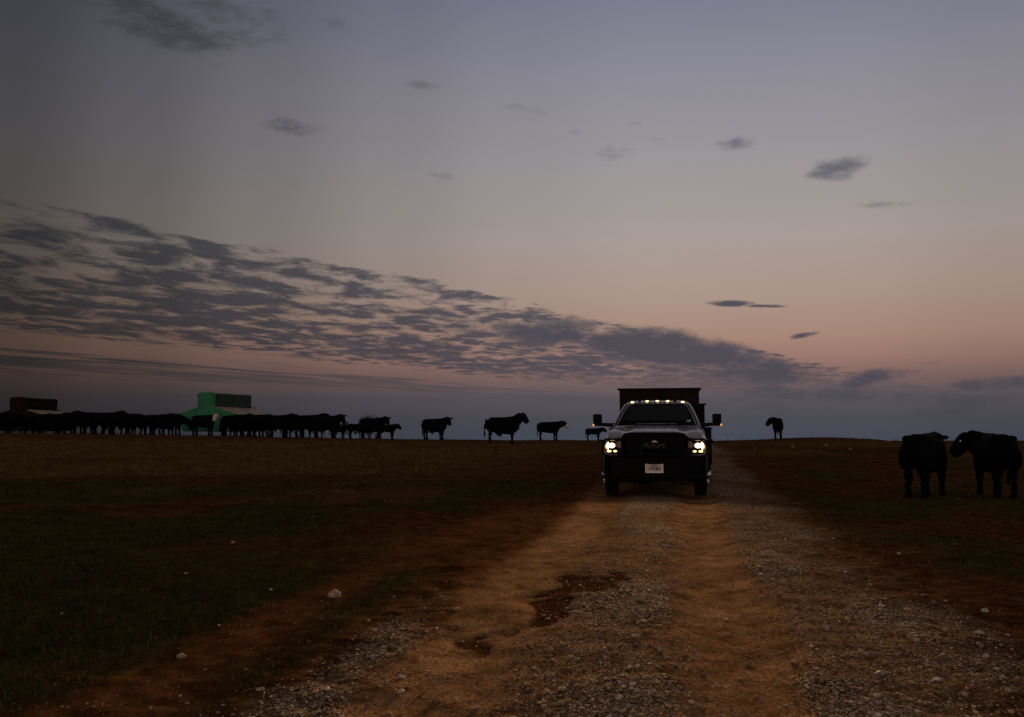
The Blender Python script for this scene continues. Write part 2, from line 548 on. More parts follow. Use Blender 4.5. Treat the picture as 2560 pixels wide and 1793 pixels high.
def masks(X, Y):
    X = np.asarray(X, float); Y = np.asarray(Y, float)
    u = road_u(X, Y)
    nb = fbm(X * 0.7, Y * 0.45, 3, 4) - 0.5
    nf = fbm(X * 3.1, Y * 2.0, 9, 3) - 0.5
    uw = u + nb * 0.30 + nf * 0.12
    fade = 1 - sstep(Y, 45, 60)
    # smooth brown wheel tracks
    rut = np.maximum(np.exp(-((uw + 0.92) / 0.34) ** 4), np.exp(-((uw - 0.74) / 0.34) ** 4)) * fade
    # loose pale gravel: centre strip and wide spill on the right, narrow line on the left
    cen = np.exp(-((uw + 0.08) / 0.50) ** 4)
    left = 0.8 * np.exp(-((uw + 1.48) / 0.26) ** 2) * (1 - sstep(Y, 6.0, 10.5))
    right = sstep(uw, 0.9, 1.25) * (1 - sstep(uw, 1.5, 3.1))
    patch = sstep(fbm(X * 0.9 + 40, Y * 0.6, 21, 4), 0.34, 0.56)
    gravel = np.clip(np.maximum(np.maximum(cen, left), right) * (0.50 + 0.60 * patch), 0, 1) * fade
    road = np.clip(np.maximum(sstep(uw, -1.60, -1.10) * (1 - sstep(uw, 1.2, 2.6)), 0), 0, 1) * fade
    # bare red track to the left
    trail = np.exp(-((u + 2.35 + nb * 0.5) / 0.30) ** 2) * (0.45 + 0.8 * patch) * (1 - sstep(Y, 13, 24))
    # grass
    gn = fbm(X * 0.55 + 5, Y * 0.36 + 2, 31, 5)
    grass_l = sstep(-u, 1.7, 2.1) * sstep(gn + 0.06 * sstep(-u, 2.6, 3.4) * (1 - sstep(Y, 8, 12)), 0.31, 0.49) * (1 - 0.75 * sstep(Y, 20, 26))
    grass_l = np.maximum(grass_l, 0.6 * sstep(-u, 1.65, 2.0) * (1 - sstep(Y, 10, 15)))
    grass_r = sstep(u, 1.9, 3.2) * sstep(gn, 0.42, 0.60) * 0.7
    grass = np.clip(np.maximum(grass_l, grass_r) - trail * 1.2, 0, 1)
    # straw-coloured band in the middle distance on the left
    dry = sstep(-u, 2.5, 8) * sstep(Y, 15, 21) * (1 - sstep(Y, 44, 54)) * sstep(fbm(X * 0.16, Y * 0.22, 41, 4), 0.30, 0.55)
    dry = np.maximum(dry, 0.8 * sstep(Y, 33, 40) * (1 - sstep(Y, 49, 56)) * sstep(fbm(X * 0.2, Y * 0.2, 43, 3), 0.3, 0.6))
    # wet hollow by the left wheel track
    uc = -0.40 - (9.2 - Y) * 0.17
    mud = np.clip(1.25 - ((u - uc + nf * 0.7 + nb * 0.5) / (0.20 + 0.12 * sstep(Y, 7.6, 8.8))) ** 2 - ((Y - 8.2 + nb * 1.5) / 1.9) ** 4, 0, 1)
    mud = np.clip(mud * 1.3 * (0.35 + 1.3 * sstep(fbm(X * 2.6, Y * 2.6, 61, 3), .36, .60)), 0, 1)
    return dict(rut=rut, gravel=gravel, road=road, trail=trail, grass=grass, dry=dry, mud=mud)


def ground_h(X, Y, m=None):
    X = np.asarray(X, float); Y = np.asarray(Y, float)
    if m is None:
        m = masks(X, Y)
    near = 1 - sstep(Y, 50, 75)
    z = base_h(X, Y)
    rough = 1 - 0.75 * m['rut']
    z = z + (fbm(X * 0.5, Y * 0.5, 51, 3) - 0.5) * 0.10 * near * (1 - 0.7 * m['road'])
    z = z + (fbm(X * 2.2, Y * 2.2, 52, 4) - 0.5) * 0.050 * near * rough * (1 - 0.72 * m['road'])
    z = z + (fbm(X * 9, Y * 9, 53, 3) - 0.5) * 0.022 * near * rough * (1 - 0.35 * m['road'])
    z = z - 0.035 * m['rut'] - 0.022 * m['mud'] + 0.018 * m['gravel'] + 0.02 * m['grass']
    return z


def gz(X, Y):
    return float(ground_h(np.array([X]), np.array([Y]))[0])


def px_x(px, Y, z=0.8):
    return (px - 1280) / F * (Y * math.cos(PITCH) + (z - EYE) * math.sin(PITCH))


# ------------------------------------------------------------------ ground material (shared by ground and road)
def soil_material():
    m = bpy.data.materials.new('soil')
    m.use_nodes = True
    t = NT(m.node_tree)
    b = t.n['Principled BSDF']
    pos = t.new('ShaderNodeNewGeometry').outputs['Position']

    def at(nm):
        a = t.new('ShaderNodeAttribute')
        a.attribute_name = nm
        return a.outputs['Fac']
    n_big = t.noise(pos, 1.1, 5, 0.6)
    n_mid = t.noise(pos, 7.0, 5, 0.65)
    n_fine = t.noise(pos, 38.0, 4, 0.7)
    n_grit = t.noise(pos, 130.0, 3, 0.7)
    soil = t.ramp(n_mid, [(0.30, (0.026, 0.0085, 0.0032)), (0.50, (0.080, 0.028, 0.010)), (0.70, (0.175, 0.074, 0.027))])
    soil = t.mix(t.maprange(n_big, 0.35, 0.7, 0.0, 0.6), soil, (0.055, 0.033, 0.013))
    grassc = t.ramp(n_fine, [(0.28, (0.012, 0.012, 0.003)), (0.5, (0.036, 0.036, 0.009)), (0.72, (0.085, 0.074, 0.023))])
    dryc = t.ramp(n_fine, [(0.28, (0.024, 0.015, 0.005)), (0.5, (0.105, 0.062, 0.021)), (0.72, (0.24, 0.152, 0.058))])
    n_tuft = t.noise(pos, 3.0, 6, 0.7)
    gk = t.maprange(t.math('ADD', at('grass'), t.math('MULTIPLY_ADD', n_tuft, 1.8, -0.9)), 0.15, 0.95, 0.0, 0.9)
    c = t.mix(gk, soil, grassc)
    c = t.mix(t.math('MULTIPLY', at('dry'), 0.75), c, dryc)
    tr = t.ramp(n_fine, [(0.25, (0.055, 0.020, 0.007)), (0.55, (0.115, 0.046, 0.017)), (0.8, (0.19, 0.09, 0.037))])
    c = t.mix(t.math('MULTIPLY', at('trail'), 0.9, clamp=True), c, tr)
    rd = t.ramp(n_mid, [(0.25, (0.17, 0.068, 0.018)), (0.5, (0.29, 0.122, 0.034)), (0.78, (0.40, 0.19, 0.064))])
    rd = t.mix(t.maprange(n_grit, 0.35, 0.75, 0.0, 0.35), rd, (0.30, 0.20, 0.12))
    c = t.mix(t.math('MULTIPLY', at('road'), t.maprange(n_mid, 0.3, 0.6, 0.55, 1.0)), c, t.mix(0.5, rd, soil))
    c = t.mix(t.math('MULTIPLY', at('rut'), t.maprange(n_tuft, 0.34, 0.56, 0.25, 1.0)), c, rd)
    # gravel: cells of stones of different greys and tans over dark gaps
    vo = t.new('ShaderNodeTexVoronoi')
    vo.inputs['Scale'].default_value = 34.0
    vo.inputs['Randomness'].default_value = 1.0
    t.link(pos, vo.inputs['Vector'])
    vo2 = t.new('ShaderNodeTexVoronoi')
    vo2.inputs['Scale'].default_value = 80.0
    t.link(pos, vo2.inputs['Vector'])
    sepc = t.new('ShaderNodeSeparateColor')
    t.link(vo.outputs['Color'], sepc.inputs[0])
    st = t.ramp(sepc.outputs[0], [(0.0, (0.13, 0.080, 0.042)), (0.35, (0.34, 0.245, 0.16)), (0.7, (0.56, 0.45, 0.33)), (1.0, (0.74, 0.61, 0.48))])
    st = t.mix(t.maprange(vo.outputs['Distance'], 0.25, 0.62, 0.0, 1.0), st, (0.042, 0.021, 0.009))
    sepd = t.new('ShaderNodeSeparateColor')
    t.link(vo2.outputs['Color'], sepd.inputs[0])
    st2 = t.ramp(sepd.outputs[1], [(0.0, (0.13, 0.075, 0.036)), (0.5, (0.30, 0.205, 0.125)), (1.0, (0.66, 0.53, 0.40))])
    st2 = t.mix(t.maprange(vo2.outputs['Distance'], 0.3, 0.65, 0.0, 1.0), st2, (0.055, 0.028, 0.012))
    st = t.mix(t.maprange(n_mid, 0.42, 0.58, 0.0, 1.0), st, st2)
    gm = t.maprange(t.math('ADD', t.math('MAXIMUM', at('gravel'), t.math('MULTIPLY', at('road'), 0.42)), t.math('ADD', t.math('MULTIPLY_ADD', n_fine, 0.7, -0.35), t.math('MULTIPLY_ADD', n_mid, 0.9, -0.45))), 0.20, 0.75, 0.0, 0.92)
    c = t.mix(gm, c, st)
    blot = t.maprange(t.math('ADD', t.math('MULTIPLY', n_tuft, 0.6), t.math('MULTIPLY', n_big, 0.4)), 0.36, 0.60, 0.48, 1.28)
    c = t.mix(1.0, c, t.combine(blot, blot, blot), 'MULTIPLY')
    mudc = t.ramp(n_fine, [(0.3, (0.022, 0.007, 0.003)), (0.6, (0.065, 0.022, 0.007)), (0.85, (0.16, 0.080, 0.032))])
    mm = t.maprange(t.math('ADD', at('mud'), t.math('MULTIPLY_ADD', n_mid, 1.5, -0.75)), 0.12, 0.85, 0.0, 0.95)
    c = t.mix(mm, c, mudc)
    t.link(c, b.inputs['Base Color'])
    b.inputs['Specular IOR Level'].default_value = 0.0
    b.inputs['Roughness'].default_value = 1.0
    hgt = t.math('ADD', t.math('MULTIPLY', n_fine, 0.6), t.math('MULTIPLY', n_grit, 0.25))
    hgt = t.math('ADD', hgt, t.math('MULTIPLY', t.math('SUBTRACT', 0.6, vo.outputs['Distance']), gm))
    bp = t.new('ShaderNodeBump')
    bp.inputs['Strength'].default_value = 0.8
    bp.inputs['Distance'].default_value = 0.022
    t.link(hgt, bp.inputs['Height'])
    t.link(bp.outputs[0], b.inputs['Normal'])
    return m


M['soil'] = soil_material()


def grid_object(name, X, Y, Z, m, wrap=False):
    nr, nc = X.shape
    me = bpy.data.meshes.new(name)
    co = np.stack([X, Y, Z], -1).reshape(-1, 3)
    idx = np.arange(nr * nc).reshape(nr, nc)
    if wrap:
        idx = np.concatenate([idx, idx[:, :1]], 1)
    q = np.stack([idx[:-1, :-1], idx[:-1, 1:], idx[1:, 1:], idx[1:, :-1]], -1).reshape(-1, 4)
    me.vertices.add(len(co))
    me.vertices.foreach_set('co', co.astype(np.float32).ravel())
    me.loops.add(q.size)
    me.loops.foreach_set('vertex_index', q.astype(np.int32).ravel())
    me.polygons.add(len(q))
    me.polygons.foreach_set('loop_start', (np.arange(len(q)) * 4).astype(np.int32))
    me.update(calc_edges=True)
    for k, v in m.items():
        a = me.attributes.new(k, 'FLOAT', 'POINT')
        a.data.foreach_set('value', np.clip(v, 0, 1).astype(np.float32).ravel())
    me.materials.append(M['soil'])
    me.shade_smooth()
    o = bpy.data.objects.new(name, me)
    col.objects.link(o)
    return o


# ground: one sheet, rings around the viewpoint, fine in front, out to the horizon
r_ = np.concatenate([[0.3], np.geomspace(1.2, 80, 430), np.geomspace(90, 9000, 26)])
th = np.concatenate([np.linspace(-180, -50, 40, endpoint=False), np.linspace(-50, 50, 620, endpoint=False), np.linspace(50, 180, 40, endpoint=False)])
RR, TT = np.meshgrid(r_, np.radians(th), indexing='ij')
GX, GY = RR * np.sin(TT), RR * np.cos(TT)
gm_ = masks(GX, GY)
GZ = ground_h(GX, GY, gm_)
uu = road_u(GX, GY)
under = sstep(uu, -1.86, -1.4) * (1 - sstep(uu, 2.75, 3.2)) * sstep(GY, 2.6, 3.2) * (1 - sstep(GY, 54, 56))
ground = grid_object('ground', GX, GY, GZ - 0.05 * under, gm_, wrap=True)
tag(ground, kind='structure')
# close the small hole under the viewpoint is not needed: the inner ring is 0.3 m and never seen

# road: its own sheet lying in the ground
vv = np.geomspace(2.3, 57, 420)
us = np.linspace(-2.0, 3.35, 170)
VV, UU = np.meshgrid(vv, us, indexing='ij')
RX = 0.38 + 0.1656 * (VV - 4.85) + UU / math.cos(R(9.4))
RY = VV
rm_ = masks(RX, RY)
edge = np.minimum(np.minimum(UU + 2.0, 3.35 - UU), 0.2) / 0.2
endd = sstep(VV, 2.3, 2.6) * (1 - sstep(VV, 55, 57))
RZ = ground_h(RX, RY, rm_) - 0.016 * (1 - sstep(edge, 0, 1)) - 0.02 * (1 - endd) + 0.004
road = grid_object('road', RX, RY, RZ, rm_)
tag(road, kind='structure')

# ------------------------------------------------------------------ loose gravel and grass (stuff)
def attr_material(name, rough=0.95, spec=0.0):
    m = bpy.data.materials.new(name)
    m.use_nodes = True
    t = NT(m.node_tree)
    b = t.n['Principled BSDF']
    a = t.new('ShaderNodeAttribute')
    a.attribute_name = 'tint'
    n_ = t.noise(t.new('ShaderNodeNewGeometry').outputs['Position'], 60, 3, 0.6)
    f = t.maprange(n_, 0.3, 0.7, 0.75, 1.2)
    t.link(t.mix(1.0, a.outputs['Color'], t.combine(f, f, f), 'MULTIPLY'), b.inputs['Base Color'])
    b.inputs['Roughness'].default_value = rough
    b.inputs['Specular IOR Level'].default_value = spec
    return m


def mesh_from_np(name, co, faces, tint, material, smooth=False):
    k = faces.shape[1]
    me = bpy.data.meshes.new(name)
    me.vertices.add(len(co))
    me.vertices.foreach_set('co', co.astype(np.float32).ravel())
    me.loops.add(faces.size)
    me.loops.foreach_set('vertex_index', faces.astype(np.int32).ravel())
    me.polygons.add(len(faces))
    me.polygons.foreach_set('loop_start', (np.arange(len(faces)) * k).astype(np.int32))
    me.update(calc_edges=True)
    a = me.attributes.new('tint', 'FLOAT_COLOR', 'POINT')
    a.data.foreach_set('color', np.concatenate([tint, np.ones((len(tint), 1))], 1).astype(np.float32).ravel())
    me.materials.append(material)
    if smooth:
        me.shade_smooth()
    o = bpy.data.objects.new(name, me)
    col.objects.link(o)
    return o


def ico(sub):
    bm = bmesh.new()
    bmesh.ops.create_icosphere(bm, subdivisions=sub, radius=1.0)
    v = np.array([p.co[:] for p in bm.verts])
    f = np.array([[q.index for q in p.verts] for p in bm.faces])
    bm.free()
    return v, f


def scatter(n, y0, y1, tmax, weight):
    """points with density even in the picture"""
    Y = 1 / (1 / y0 + rng.random(n) * (1 / y1 - 1 / y0))
    X = Y * (rng.random(n) * 2 - 1) * tmax
    m = masks(X, Y)
    keep = rng.random(n) < np.clip(weight(X, Y, m), 0, 1)
    return X[keep], Y[keep], {k: v[keep] for k, v in m.items()}


STONE_COL = np.array([[.44, .33, .22], [.36, .24, .145], [.52, .42, .31], [.38, .23, .12], [.30, .19, .11], [.46, .30, .19], [.24, .14, .075], [.58, .49, .39]])
chunks = []
off = 0
for sub, n, y0, y1, lo, hi in ((1, 30000, 3.3, 13.0, .005, .022), (1, 130000, 3.3, 26.0, .003, .011)):
    X, Y, m_ = scatter(n, y0, y1, 0.80, lambda X, Y, m: m['gravel'] ** 1.2 * 0.85 * (1 - 0.3 * m['mud']) + 0.03 * m['rut'] + 0.10 * m['road'] * (1 - m['rut']) + 0.28 * m['mud'] + 0.005 + 0.07 * m['trail'] * (hi < 0.02))
    k = len(X)
    size = lo * (hi / lo) ** (rng.random(k) ** 3.0)
    size = size * (1 + 0.35 * sstep(Y, 8, 22))
    bv, bf = ico(sub if hi > .02 else 1)
    if hi < .02:
        bv, bf = ico(1)
        bv = bv[:12]; bf = None
        tv, tf = None, None
        bm = bmesh.new(); bmesh.ops.create_icosphere(bm, subdivisions=1, radius=1.0)
        bv = np.array([p.co[:] for p in bm.verts]); bf = np.array([[q.index for q in p.verts] for p in bm.faces]); bm.free()
    var = rng.random((k, len(bv), 1)) * 0.45 + 0.75
    sc = np.stack([rng.uniform(.8, 1.35, k), rng.uniform(.8, 1.35, k), rng.uniform(.5, .85, k)], -1)
    a = rng.random(k) * 2 * np.pi
    L = bv[None] * var * sc[:, None, :] * size[:, None, None]
    cx = L[..., 0] * np.cos(a)[:, None] - L[..., 1] * np.sin(a)[:, None]
    cy = L[..., 0] * np.sin(a)[:, None] + L[..., 1] * np.cos(a)[:, None]
    cz = L[..., 2]
    z0 = ground_h(X, Y, m_) + 0.004 + size * rng.uniform(.05, .45, k)
    co = np.stack([cx + X[:, None], cy + Y[:, None], cz + z0[:, None]], -1)
    tint = STONE_COL[rng.integers(0, len(STONE_COL), k)] * rng.uniform(.42, 1.12, (k, 1))
    chunks.append((co.reshape(-1, 3), (bf[None] + (np.arange(k) * len(bv))[:, None, None]).reshape(-1, 3) + off, np.repeat(tint, len(bv), 0)))
    off += k * len(bv)
gravel = mesh_from_np('gravel', np.concatenate([c[0] for c in chunks]), np.concatenate([c[1] for c in chunks]), np.concatenate([c[2] for c in chunks]), attr_material('stone'))
tag(gravel, 'pale loose gravel strewn over the dirt road and its edges', 'gravel', kind='stuff')

# grass: short blades in tufts
X, Y, m_ = scatter(95000, 3.6, 62.0, 0.85, lambda X, Y, m: 0.95 * m['grass'] * (1 - 0.8 * m['road']) + 0.5 * m['dry'] + 0.14 * (1 - m['road']) + 0.10 * m['trail'] * 0)
k = len(X)
nb_ = 5
far = sstep(Y, 8, 30)
hgt = rng.uniform(.022, .070, (k, 1)) * (1 + 0.8 * sstep(Y, 30, 55))[:, None] * (1 + 0.7 * m_['dry'][:, None]) * (1 + 0.4 * far[:, None]) * (0.5 + 0.6 * np.clip(m_['grass'] + m_['dry'], 0, 1))[:, None] * np.ones((k, nb_))
hgt = hgt * rng.uniform(.55, 1.3, (k, nb_))
wid = rng.uniform(.0016, .0036, (k, nb_)) * (1 + 2.2 * far[:, None])
ang = rng.random((k, nb_)) * 2 * np.pi
lean = rng.uniform(.1, 1.1, (k, nb_))
bx = X[:, None] + rng.normal(0, .022, (k, nb_)) * (1 + far[:, None])
by = Y[:, None] + rng.normal(0, .022, (k, nb_)) * (1 + far[:, None])
z0 = (ground_h(X, Y, m_) - 0.008)[:, None] * np.ones((k, nb_))
sx_, sy_ = -np.sin(ang), np.cos(ang)
lx, ly = np.cos(ang), np.sin(ang)
def pt(t, side):
    o = lean * hgt * t ** 1.8
    ww = wid * (1 - 0.85 * t) * side
    return np.stack([bx + lx * o + sx_ * ww, by + ly * o + sy_ * ww, z0 + hgt * (t - 0.28 * lean * t * t)], -1)
co = np.stack([pt(0, -1), pt(0, 1), pt(.55, 1), pt(.55, -1), pt(1, .6), pt(1, -.6)], 2).reshape(-1, 3)
nbl = k * nb_
q = np.array([[0, 1, 2, 3], [3, 2, 4, 5]])
fc = (q[None] + (np.arange(nbl) * 6)[:, None, None]).reshape(-1, 4)
GREEN = np.array([[.030, .040, .009], [.045, .053, .013], [.060, .060, .018], [.024, .033, .008]])
DRY = np.array([[.11, .070, .028], [.15, .10, .046], [.08, .048, .019], [.055, .030, .012]])
isd = rng.random(k) < np.clip(m_['dry'] * 0.95 + 0.16 + 0.5 * (1 - m_['grass']), 0, 1)
tint = np.where(isd[:, None], DRY[rng.integers(0, 4, k)], GREEN[rng.integers(0, 4, k)]) * rng.uniform(.6, 1.2, (k, 1))
grass = mesh_from_np('grass', co, fc, np.repeat(tint, nb_ * 6, 0), attr_material('grass_blade'))
tag(grass, 'short dark grass and dry stalks growing in patches beside the dirt road', 'grass', kind='stuff')

# ------------------------------------------------------------------ rocks one can tell apart
def make_rock(px, py, wpx, flat, colr, label, seed):
    # find where the ray meets the ground
    dirv = Vector(((px - 1280) / F, 1.0, (896.5 - py) / F))
    dirv.rotate(Matrix.Rotation(PITCH, 3, 'X'))
    lo_, hi_ = 2.0, 60.0
    for _ in range(50):
        mid = (lo_ + hi_) / 2
        p = dirv * (mid / dirv.y)
        if p.z + EYE > gz(p.x, p.y):
            lo_ = mid
        else:
            hi_ = mid
    p = dirv * (lo_ / dirv.y)
    rad = wpx / F * p.y * 0.5
    bm = bmesh.new()
    bmesh.ops.create_icosphere(bm, subdivisions=3, radius=1.0)
    for v in bm.verts:
        d = mnoise.noise(v.co * 1.3 + Vector((seed * 7.1, 0, 0))) * 0.38 + mnoise.noise(v.co * 3.4 + Vector((0, seed * 3.3, 0))) * 0.17 + mnoise.noise(v.co * 8 + Vector((0, 0, seed))) * 0.06
        c = v.co * (1 + d)
        v.co = Vector((c.x * rad, c.y * rad * 0.85, c.z * rad * flat))
    me = bpy.data.meshes.new('rock')
    bm.to_mesh(me)
    bm.free()
    me.materials.append(mat('rock_face', colr, 0.9, spec=0.15, vary=0.4, vscale=14, bump=0.6, bscale=45))
    me.shade_smooth()
    o = bpy.data.objects.new('rock', me)
    o.location = (p.x, p.y, gz(p.x, p.y) + rad * flat * 0.45)
    o.rotation_euler = (0, 0, seed * 1.7)
    col.objects.link(o)
    tag(o, label, 'rock', 'pale rocks lying about the field')
    return o


RK = (.42, .30, .18)
make_rock(836, 1492, 40, .55, RK, 'largest tan rock, lying on bare dirt left of the road', 1)
make_rock(452, 1645, 22, .7, (.40, .26, .14), 'squat tan rock on the red track in the lower left', 2)
make_rock(411, 1550, 11, .8, (.40, .32, .24), 'small round pale stone in grass just above the red track', 3)
make_rock(649, 1727, 20, .6, (.42, .34, .22), 'flat tan stone beside a curved dry stem at the lower left', 4)
make_rock(677, 1476, 10, .7, (.42, .36, .28), 'small pale stone in grass left of the largest tan rock', 5)
make_rock(465, 1435, 11, .6, (.33, .23, .13), 'small brown stone in the middle of the left grass', 6)
make_rock(583, 1358, 12, .6, (.32, .22, .12), 'small brown stone on dark grass far from the road', 7)
make_rock(2463, 1530, 20, .65, (.40, .35, .20), 'yellowish two lobed rock on grass at the right edge', 8)
make_rock(2448, 1586, 20, .7, (.42, .37, .22), 'round yellowish rock standing just below the two lobed rock', 9)
make_rock(2475, 1600, 15, .6, (.36, .29, .23), 'small pinkish stone right of the round yellowish rock', 10)
make_rock(2255, 1567, 18, .55, (.40, .24, .17), 'orange tinted rock on the gravel right of the road', 11)
make_rock(2247, 1386, 12, .55, (.42, .36, .29), 'pale oval stone where right verge gravel meets dark grass', 12)
make_rock(2205, 1688, 28, .5, (.26, .24, .19), 'large flat grey rock below a dark hollow in the right gravel', 13)
make_rock(1594, 1668, 14, .7, (.40, .38, .36), 'bluish grey stone in the middle of the centre gravel', 14)
make_rock(1402, 1727, 22, .6, (.34, .25, .16), 'brown tan stone in the clump at the lower left of the centre gravel', 15)
make_rock(984, 1494, 12, .6, (.20, .14, .08), 'dull brown stone between the largest tan rock and the left wheel track', 16)
make_rock(1981, 1118, 7, .6, (.45, .38, .26), 'tiny bright stone on the slope below the lone standing cow', 17)
make_rock(2066, 1114, 6, .6, (.45, .38, .28), 'tiny pale stone below the low mound on the right skyline', 18)
make_rock(2125, 1124, 6, .6, (.45, .36, .28), 'tiny pinkish stone on the slope right of the low mound', 19)

# curved dry stem by the flat stone
Ys = 5.4
xs = px_x(640, Ys, 0.02)
stem = MB()
zg = gz(xs, Ys) + 0.005
stem.tube([(xs - .10, Ys + .03, zg - .012), (xs - .06, Ys + .02, zg + .012), (xs - .01, Ys, zg + .03), (xs + .03, Ys - .02, zg + .035), (xs + .06, Ys - .06, zg + .025), (xs + .065, Ys - .11, zg + .004)],
          [.0016, .002, .002, .002, .0016, .0012], 6)
tag(stem.build('dry_stem', mat('dry_stem', (.16, .12, .05), 0.8)), 'curved dry stem lying on the dirt next to a flat tan stone', 'stem')


# ------------------------------------------------------------------ cattle
def ell_ring(c, t, rw, rh, n=14, up=Vector((0, 0, 1))):
    t = t.normalized()
    if abs(t.dot(up)) > 0.97:
        up = Vector((1, 0, 0))
    a = t.cross(up).normalized()
    b = a.cross(t).normalized()
    return [c + a * rw * math.cos(2 * math.pi * j / n) + b * rh * math.sin(2 * math.pi * j / n) for j in range(n)]


def loft(mb, pts, n=14):
    P_ = [Vector(p[:3]) for p in pts]
    rg = []
    for i, p in enumerate(pts):
        t = P_[min(i + 1, len(P_) - 1)] - P_[max(i - 1, 0)]
        rg.append(ell_ring(P_[i], t, p[3], p[4], n))
    mb.rings(rg)


def remesh(mb, vox, smooth_it=4, name='body'):
    me = bpy.data.meshes.new(name + '_tmp')
    me.from_pydata([tuple(p) for p in mb.v], [], mb.f)
    bm = bmesh.new(); bm.from_mesh(me)
    bmesh.ops.recalc_face_normals(bm, faces=bm.faces[:])
    bm.to_mesh(me); bm.free()
    o = bpy.data.objects.new(name + '_tmp', me)
    col.objects.link(o)
    md = o.modifiers.new('r', 'REMESH'); md.mode = 'VOXEL'; md.voxel_size = vox
    sm = o.modifiers.new('s', 'SMOOTH'); sm.iterations = smooth_it; sm.factor = 0.5
    dg = bpy.context.evaluated_depsgraph_get()
    out = bpy.data.meshes.new_from_object(o.evaluated_get(dg))
    bpy.data.objects.remove(o)
    out.name = name
    out.shade_smooth()
    return out


def cow_mesh(poll=(1.14, 0, 1.34), hyaw=0, hpitch=-48, stance=0, sheath=0.0, dewlap=0.0, hump=0.0, calf=False, deep=0.0, tail_out=0.0, vox=0.019, face=None, ear_up=0.0):
    mb = MB()
    dp = 0.82 if calf else 1.0      # calves are shallower in the body
    tor = [(-.84, 1.12, .10, .13), (-.80, 1.08, .22, .26), (-.68, 1.04, .28, .325), (-.50, 1.00, .31, .365), (-.25, .965, .335, .40), (.0, .945, .345, .42),
           (.22, .94, .33, .43), (.42, .955, .30, .435), (.58, .97, .26, .415), (.70, .96, .20, .36), (.80, .94, .13, .26)]
    loft(mb, [(x, 0, z + (1 - dp) * .2 - deep, ry * (0.85 if calf else 1), rz * dp + deep + hump * math.exp(-((x - .5) / .16) ** 2)) for x, z, ry, rz in tor], 18)
    for sg in (-1, 1):
        mb.ellipsoid((-.54, .18 * sg, 1.245), (.17, .10, .085))
        mb.ellipsoid((-.80, .10 * sg, 1.16), (.06, .06, .07))
        mb.ellipsoid((.46, .13 * sg, 1.22), (.12, .10, .17))
    # neck
    pl = Vector(poll)
    a0 = Vector((.48, 0, 1.03 - dewlap * .10)); a1 = Vector((.78, pl.y * .25, 1.07 * .72 + pl.z * .28 + .02))
    nk = []
    for i in range(6):
        t = i / 5
        c = (1 - t) ** 2 * a0 + 2 * t * (1 - t) * a1 + t * t * pl
        nk.append((c.x, c.y, c.z, .25 * (1 - t) + .145 * t, (.34 + dewlap * .10) * (1 - t) + .205 * t))
    loft(mb, nk)
    # head
    hd = Vector((math.cos(R(hyaw)) * math.cos(R(hpitch)), math.sin(R(hyaw)) * math.cos(R(hpitch)), math.sin(R(hpitch))))
    hs = 1.16 if calf else 1.10
    prof = [(-.08, .06, .09), (-.03, .105, .13), (.06, .125, .155), (.16, .118, .152), (.25, .100, .138), (.34, .092, .120), (.41, .098, .112), (.455, .088, .096), (.48, .05, .058)]
    loft(mb, [(*(pl + hd * s_ * hs), rw * hs * 1.12, rh * hs * 1.14) for s_, rw, rh in prof])
    side = hd.cross(Vector((0, 0, 1))).normalized()
    upv = side.cross(hd).normalized()
    for sg in (-1, 1):
        b0 = pl + hd * .0 + side * sg * .09 + upv * .05
        tip = b0 + side * sg * .19 * hs + upv * (.0 + ear_up) - hd * .03
        rot = (tip - b0).to_track_quat('X', 'Z').to_matrix()
        mb.ellipsoid((b0 + tip) / 2, (.125 * hs, .03, .06), rot=rot)
    # legs: fore then hind, near and far
    for k_, sg in enumerate((-1, 1)):
        o = stance * (1 if sg > 0 else -1)
        y = .155 * sg * (0.85 if calf else 1)
        fx = .50 + o * .10
        loft(mb, [(.50, y * .9, .88, 0.147, 0.226), (.50 + o * .02, y, .66, 0.122, 0.164), (.50 + o * .06, y, .50, 0.090, 0.107), (fx, y, .40, 0.079, 0.088), (fx, y, .33, 0.066, 0.070),
                  (fx + .0, y, .17, 0.056, 0.060), (fx + .01, y, .10, 0.068, 0.070), (fx + .03, y, .045, 0.072, 0.081), (fx + .035, y, .0, 0.075, 0.090)], 12)
        hx = -.64 - o * .10
        y2 = .175 * sg * (0.85 if calf else 1)
        loft(mb, [(-.60, y2 * .8, 1.0, 0.181, 0.294), (-.58, y2, .80, 0.169, 0.266), (-.55 - o * .04, y2, .63, 0.138, 0.198), (-.60 - o * .08, y2, .51, 0.095, 0.130), (hx - .03, y2, .43, 0.075, 0.097),
                  (hx - .02, y2, .35, 0.063, 0.077), (hx, y2, .19, 0.056, 0.063), (hx + .02, y2, .10, 0.068, 0.072), (hx + .04, y2, .045, 0.072, 0.084), (hx + .045, y2, .0, 0.075, 0.090)], 12)
    # belly flap / udder
    if sheath:
        loft(mb, [(-.20, 0, .60, .10, .20), (-.14, 0, .50 - sheath * .4, .06, .12), (-.08, 0, .46 - sheath, .03, .04)], 10)
    if dewlap:
        loft(mb, [(.72, 0, .95, .06, .16), (.74, 0, .74, .05, .15), (.70, 0, .62 - dewlap * .1, .03, .07)], 10)
    # tail
    tx = -.80
    loft(mb, [(tx + .02, 0, 1.22, .06, .07), (tx - .07, 0, 1.17, .042, .045), (tx - .085 - tail_out, 0, .92, .034, .034), (tx - .075 - tail_out, .01, .66, .034, .034), (tx - .07 - tail_out, .02, .50, .050, .050), (tx - .06 - tail_out, .02, .30, .028, .028)], 8)
    me = remesh(mb, vox, 1, 'body')
    me.materials.append(M['hide'])
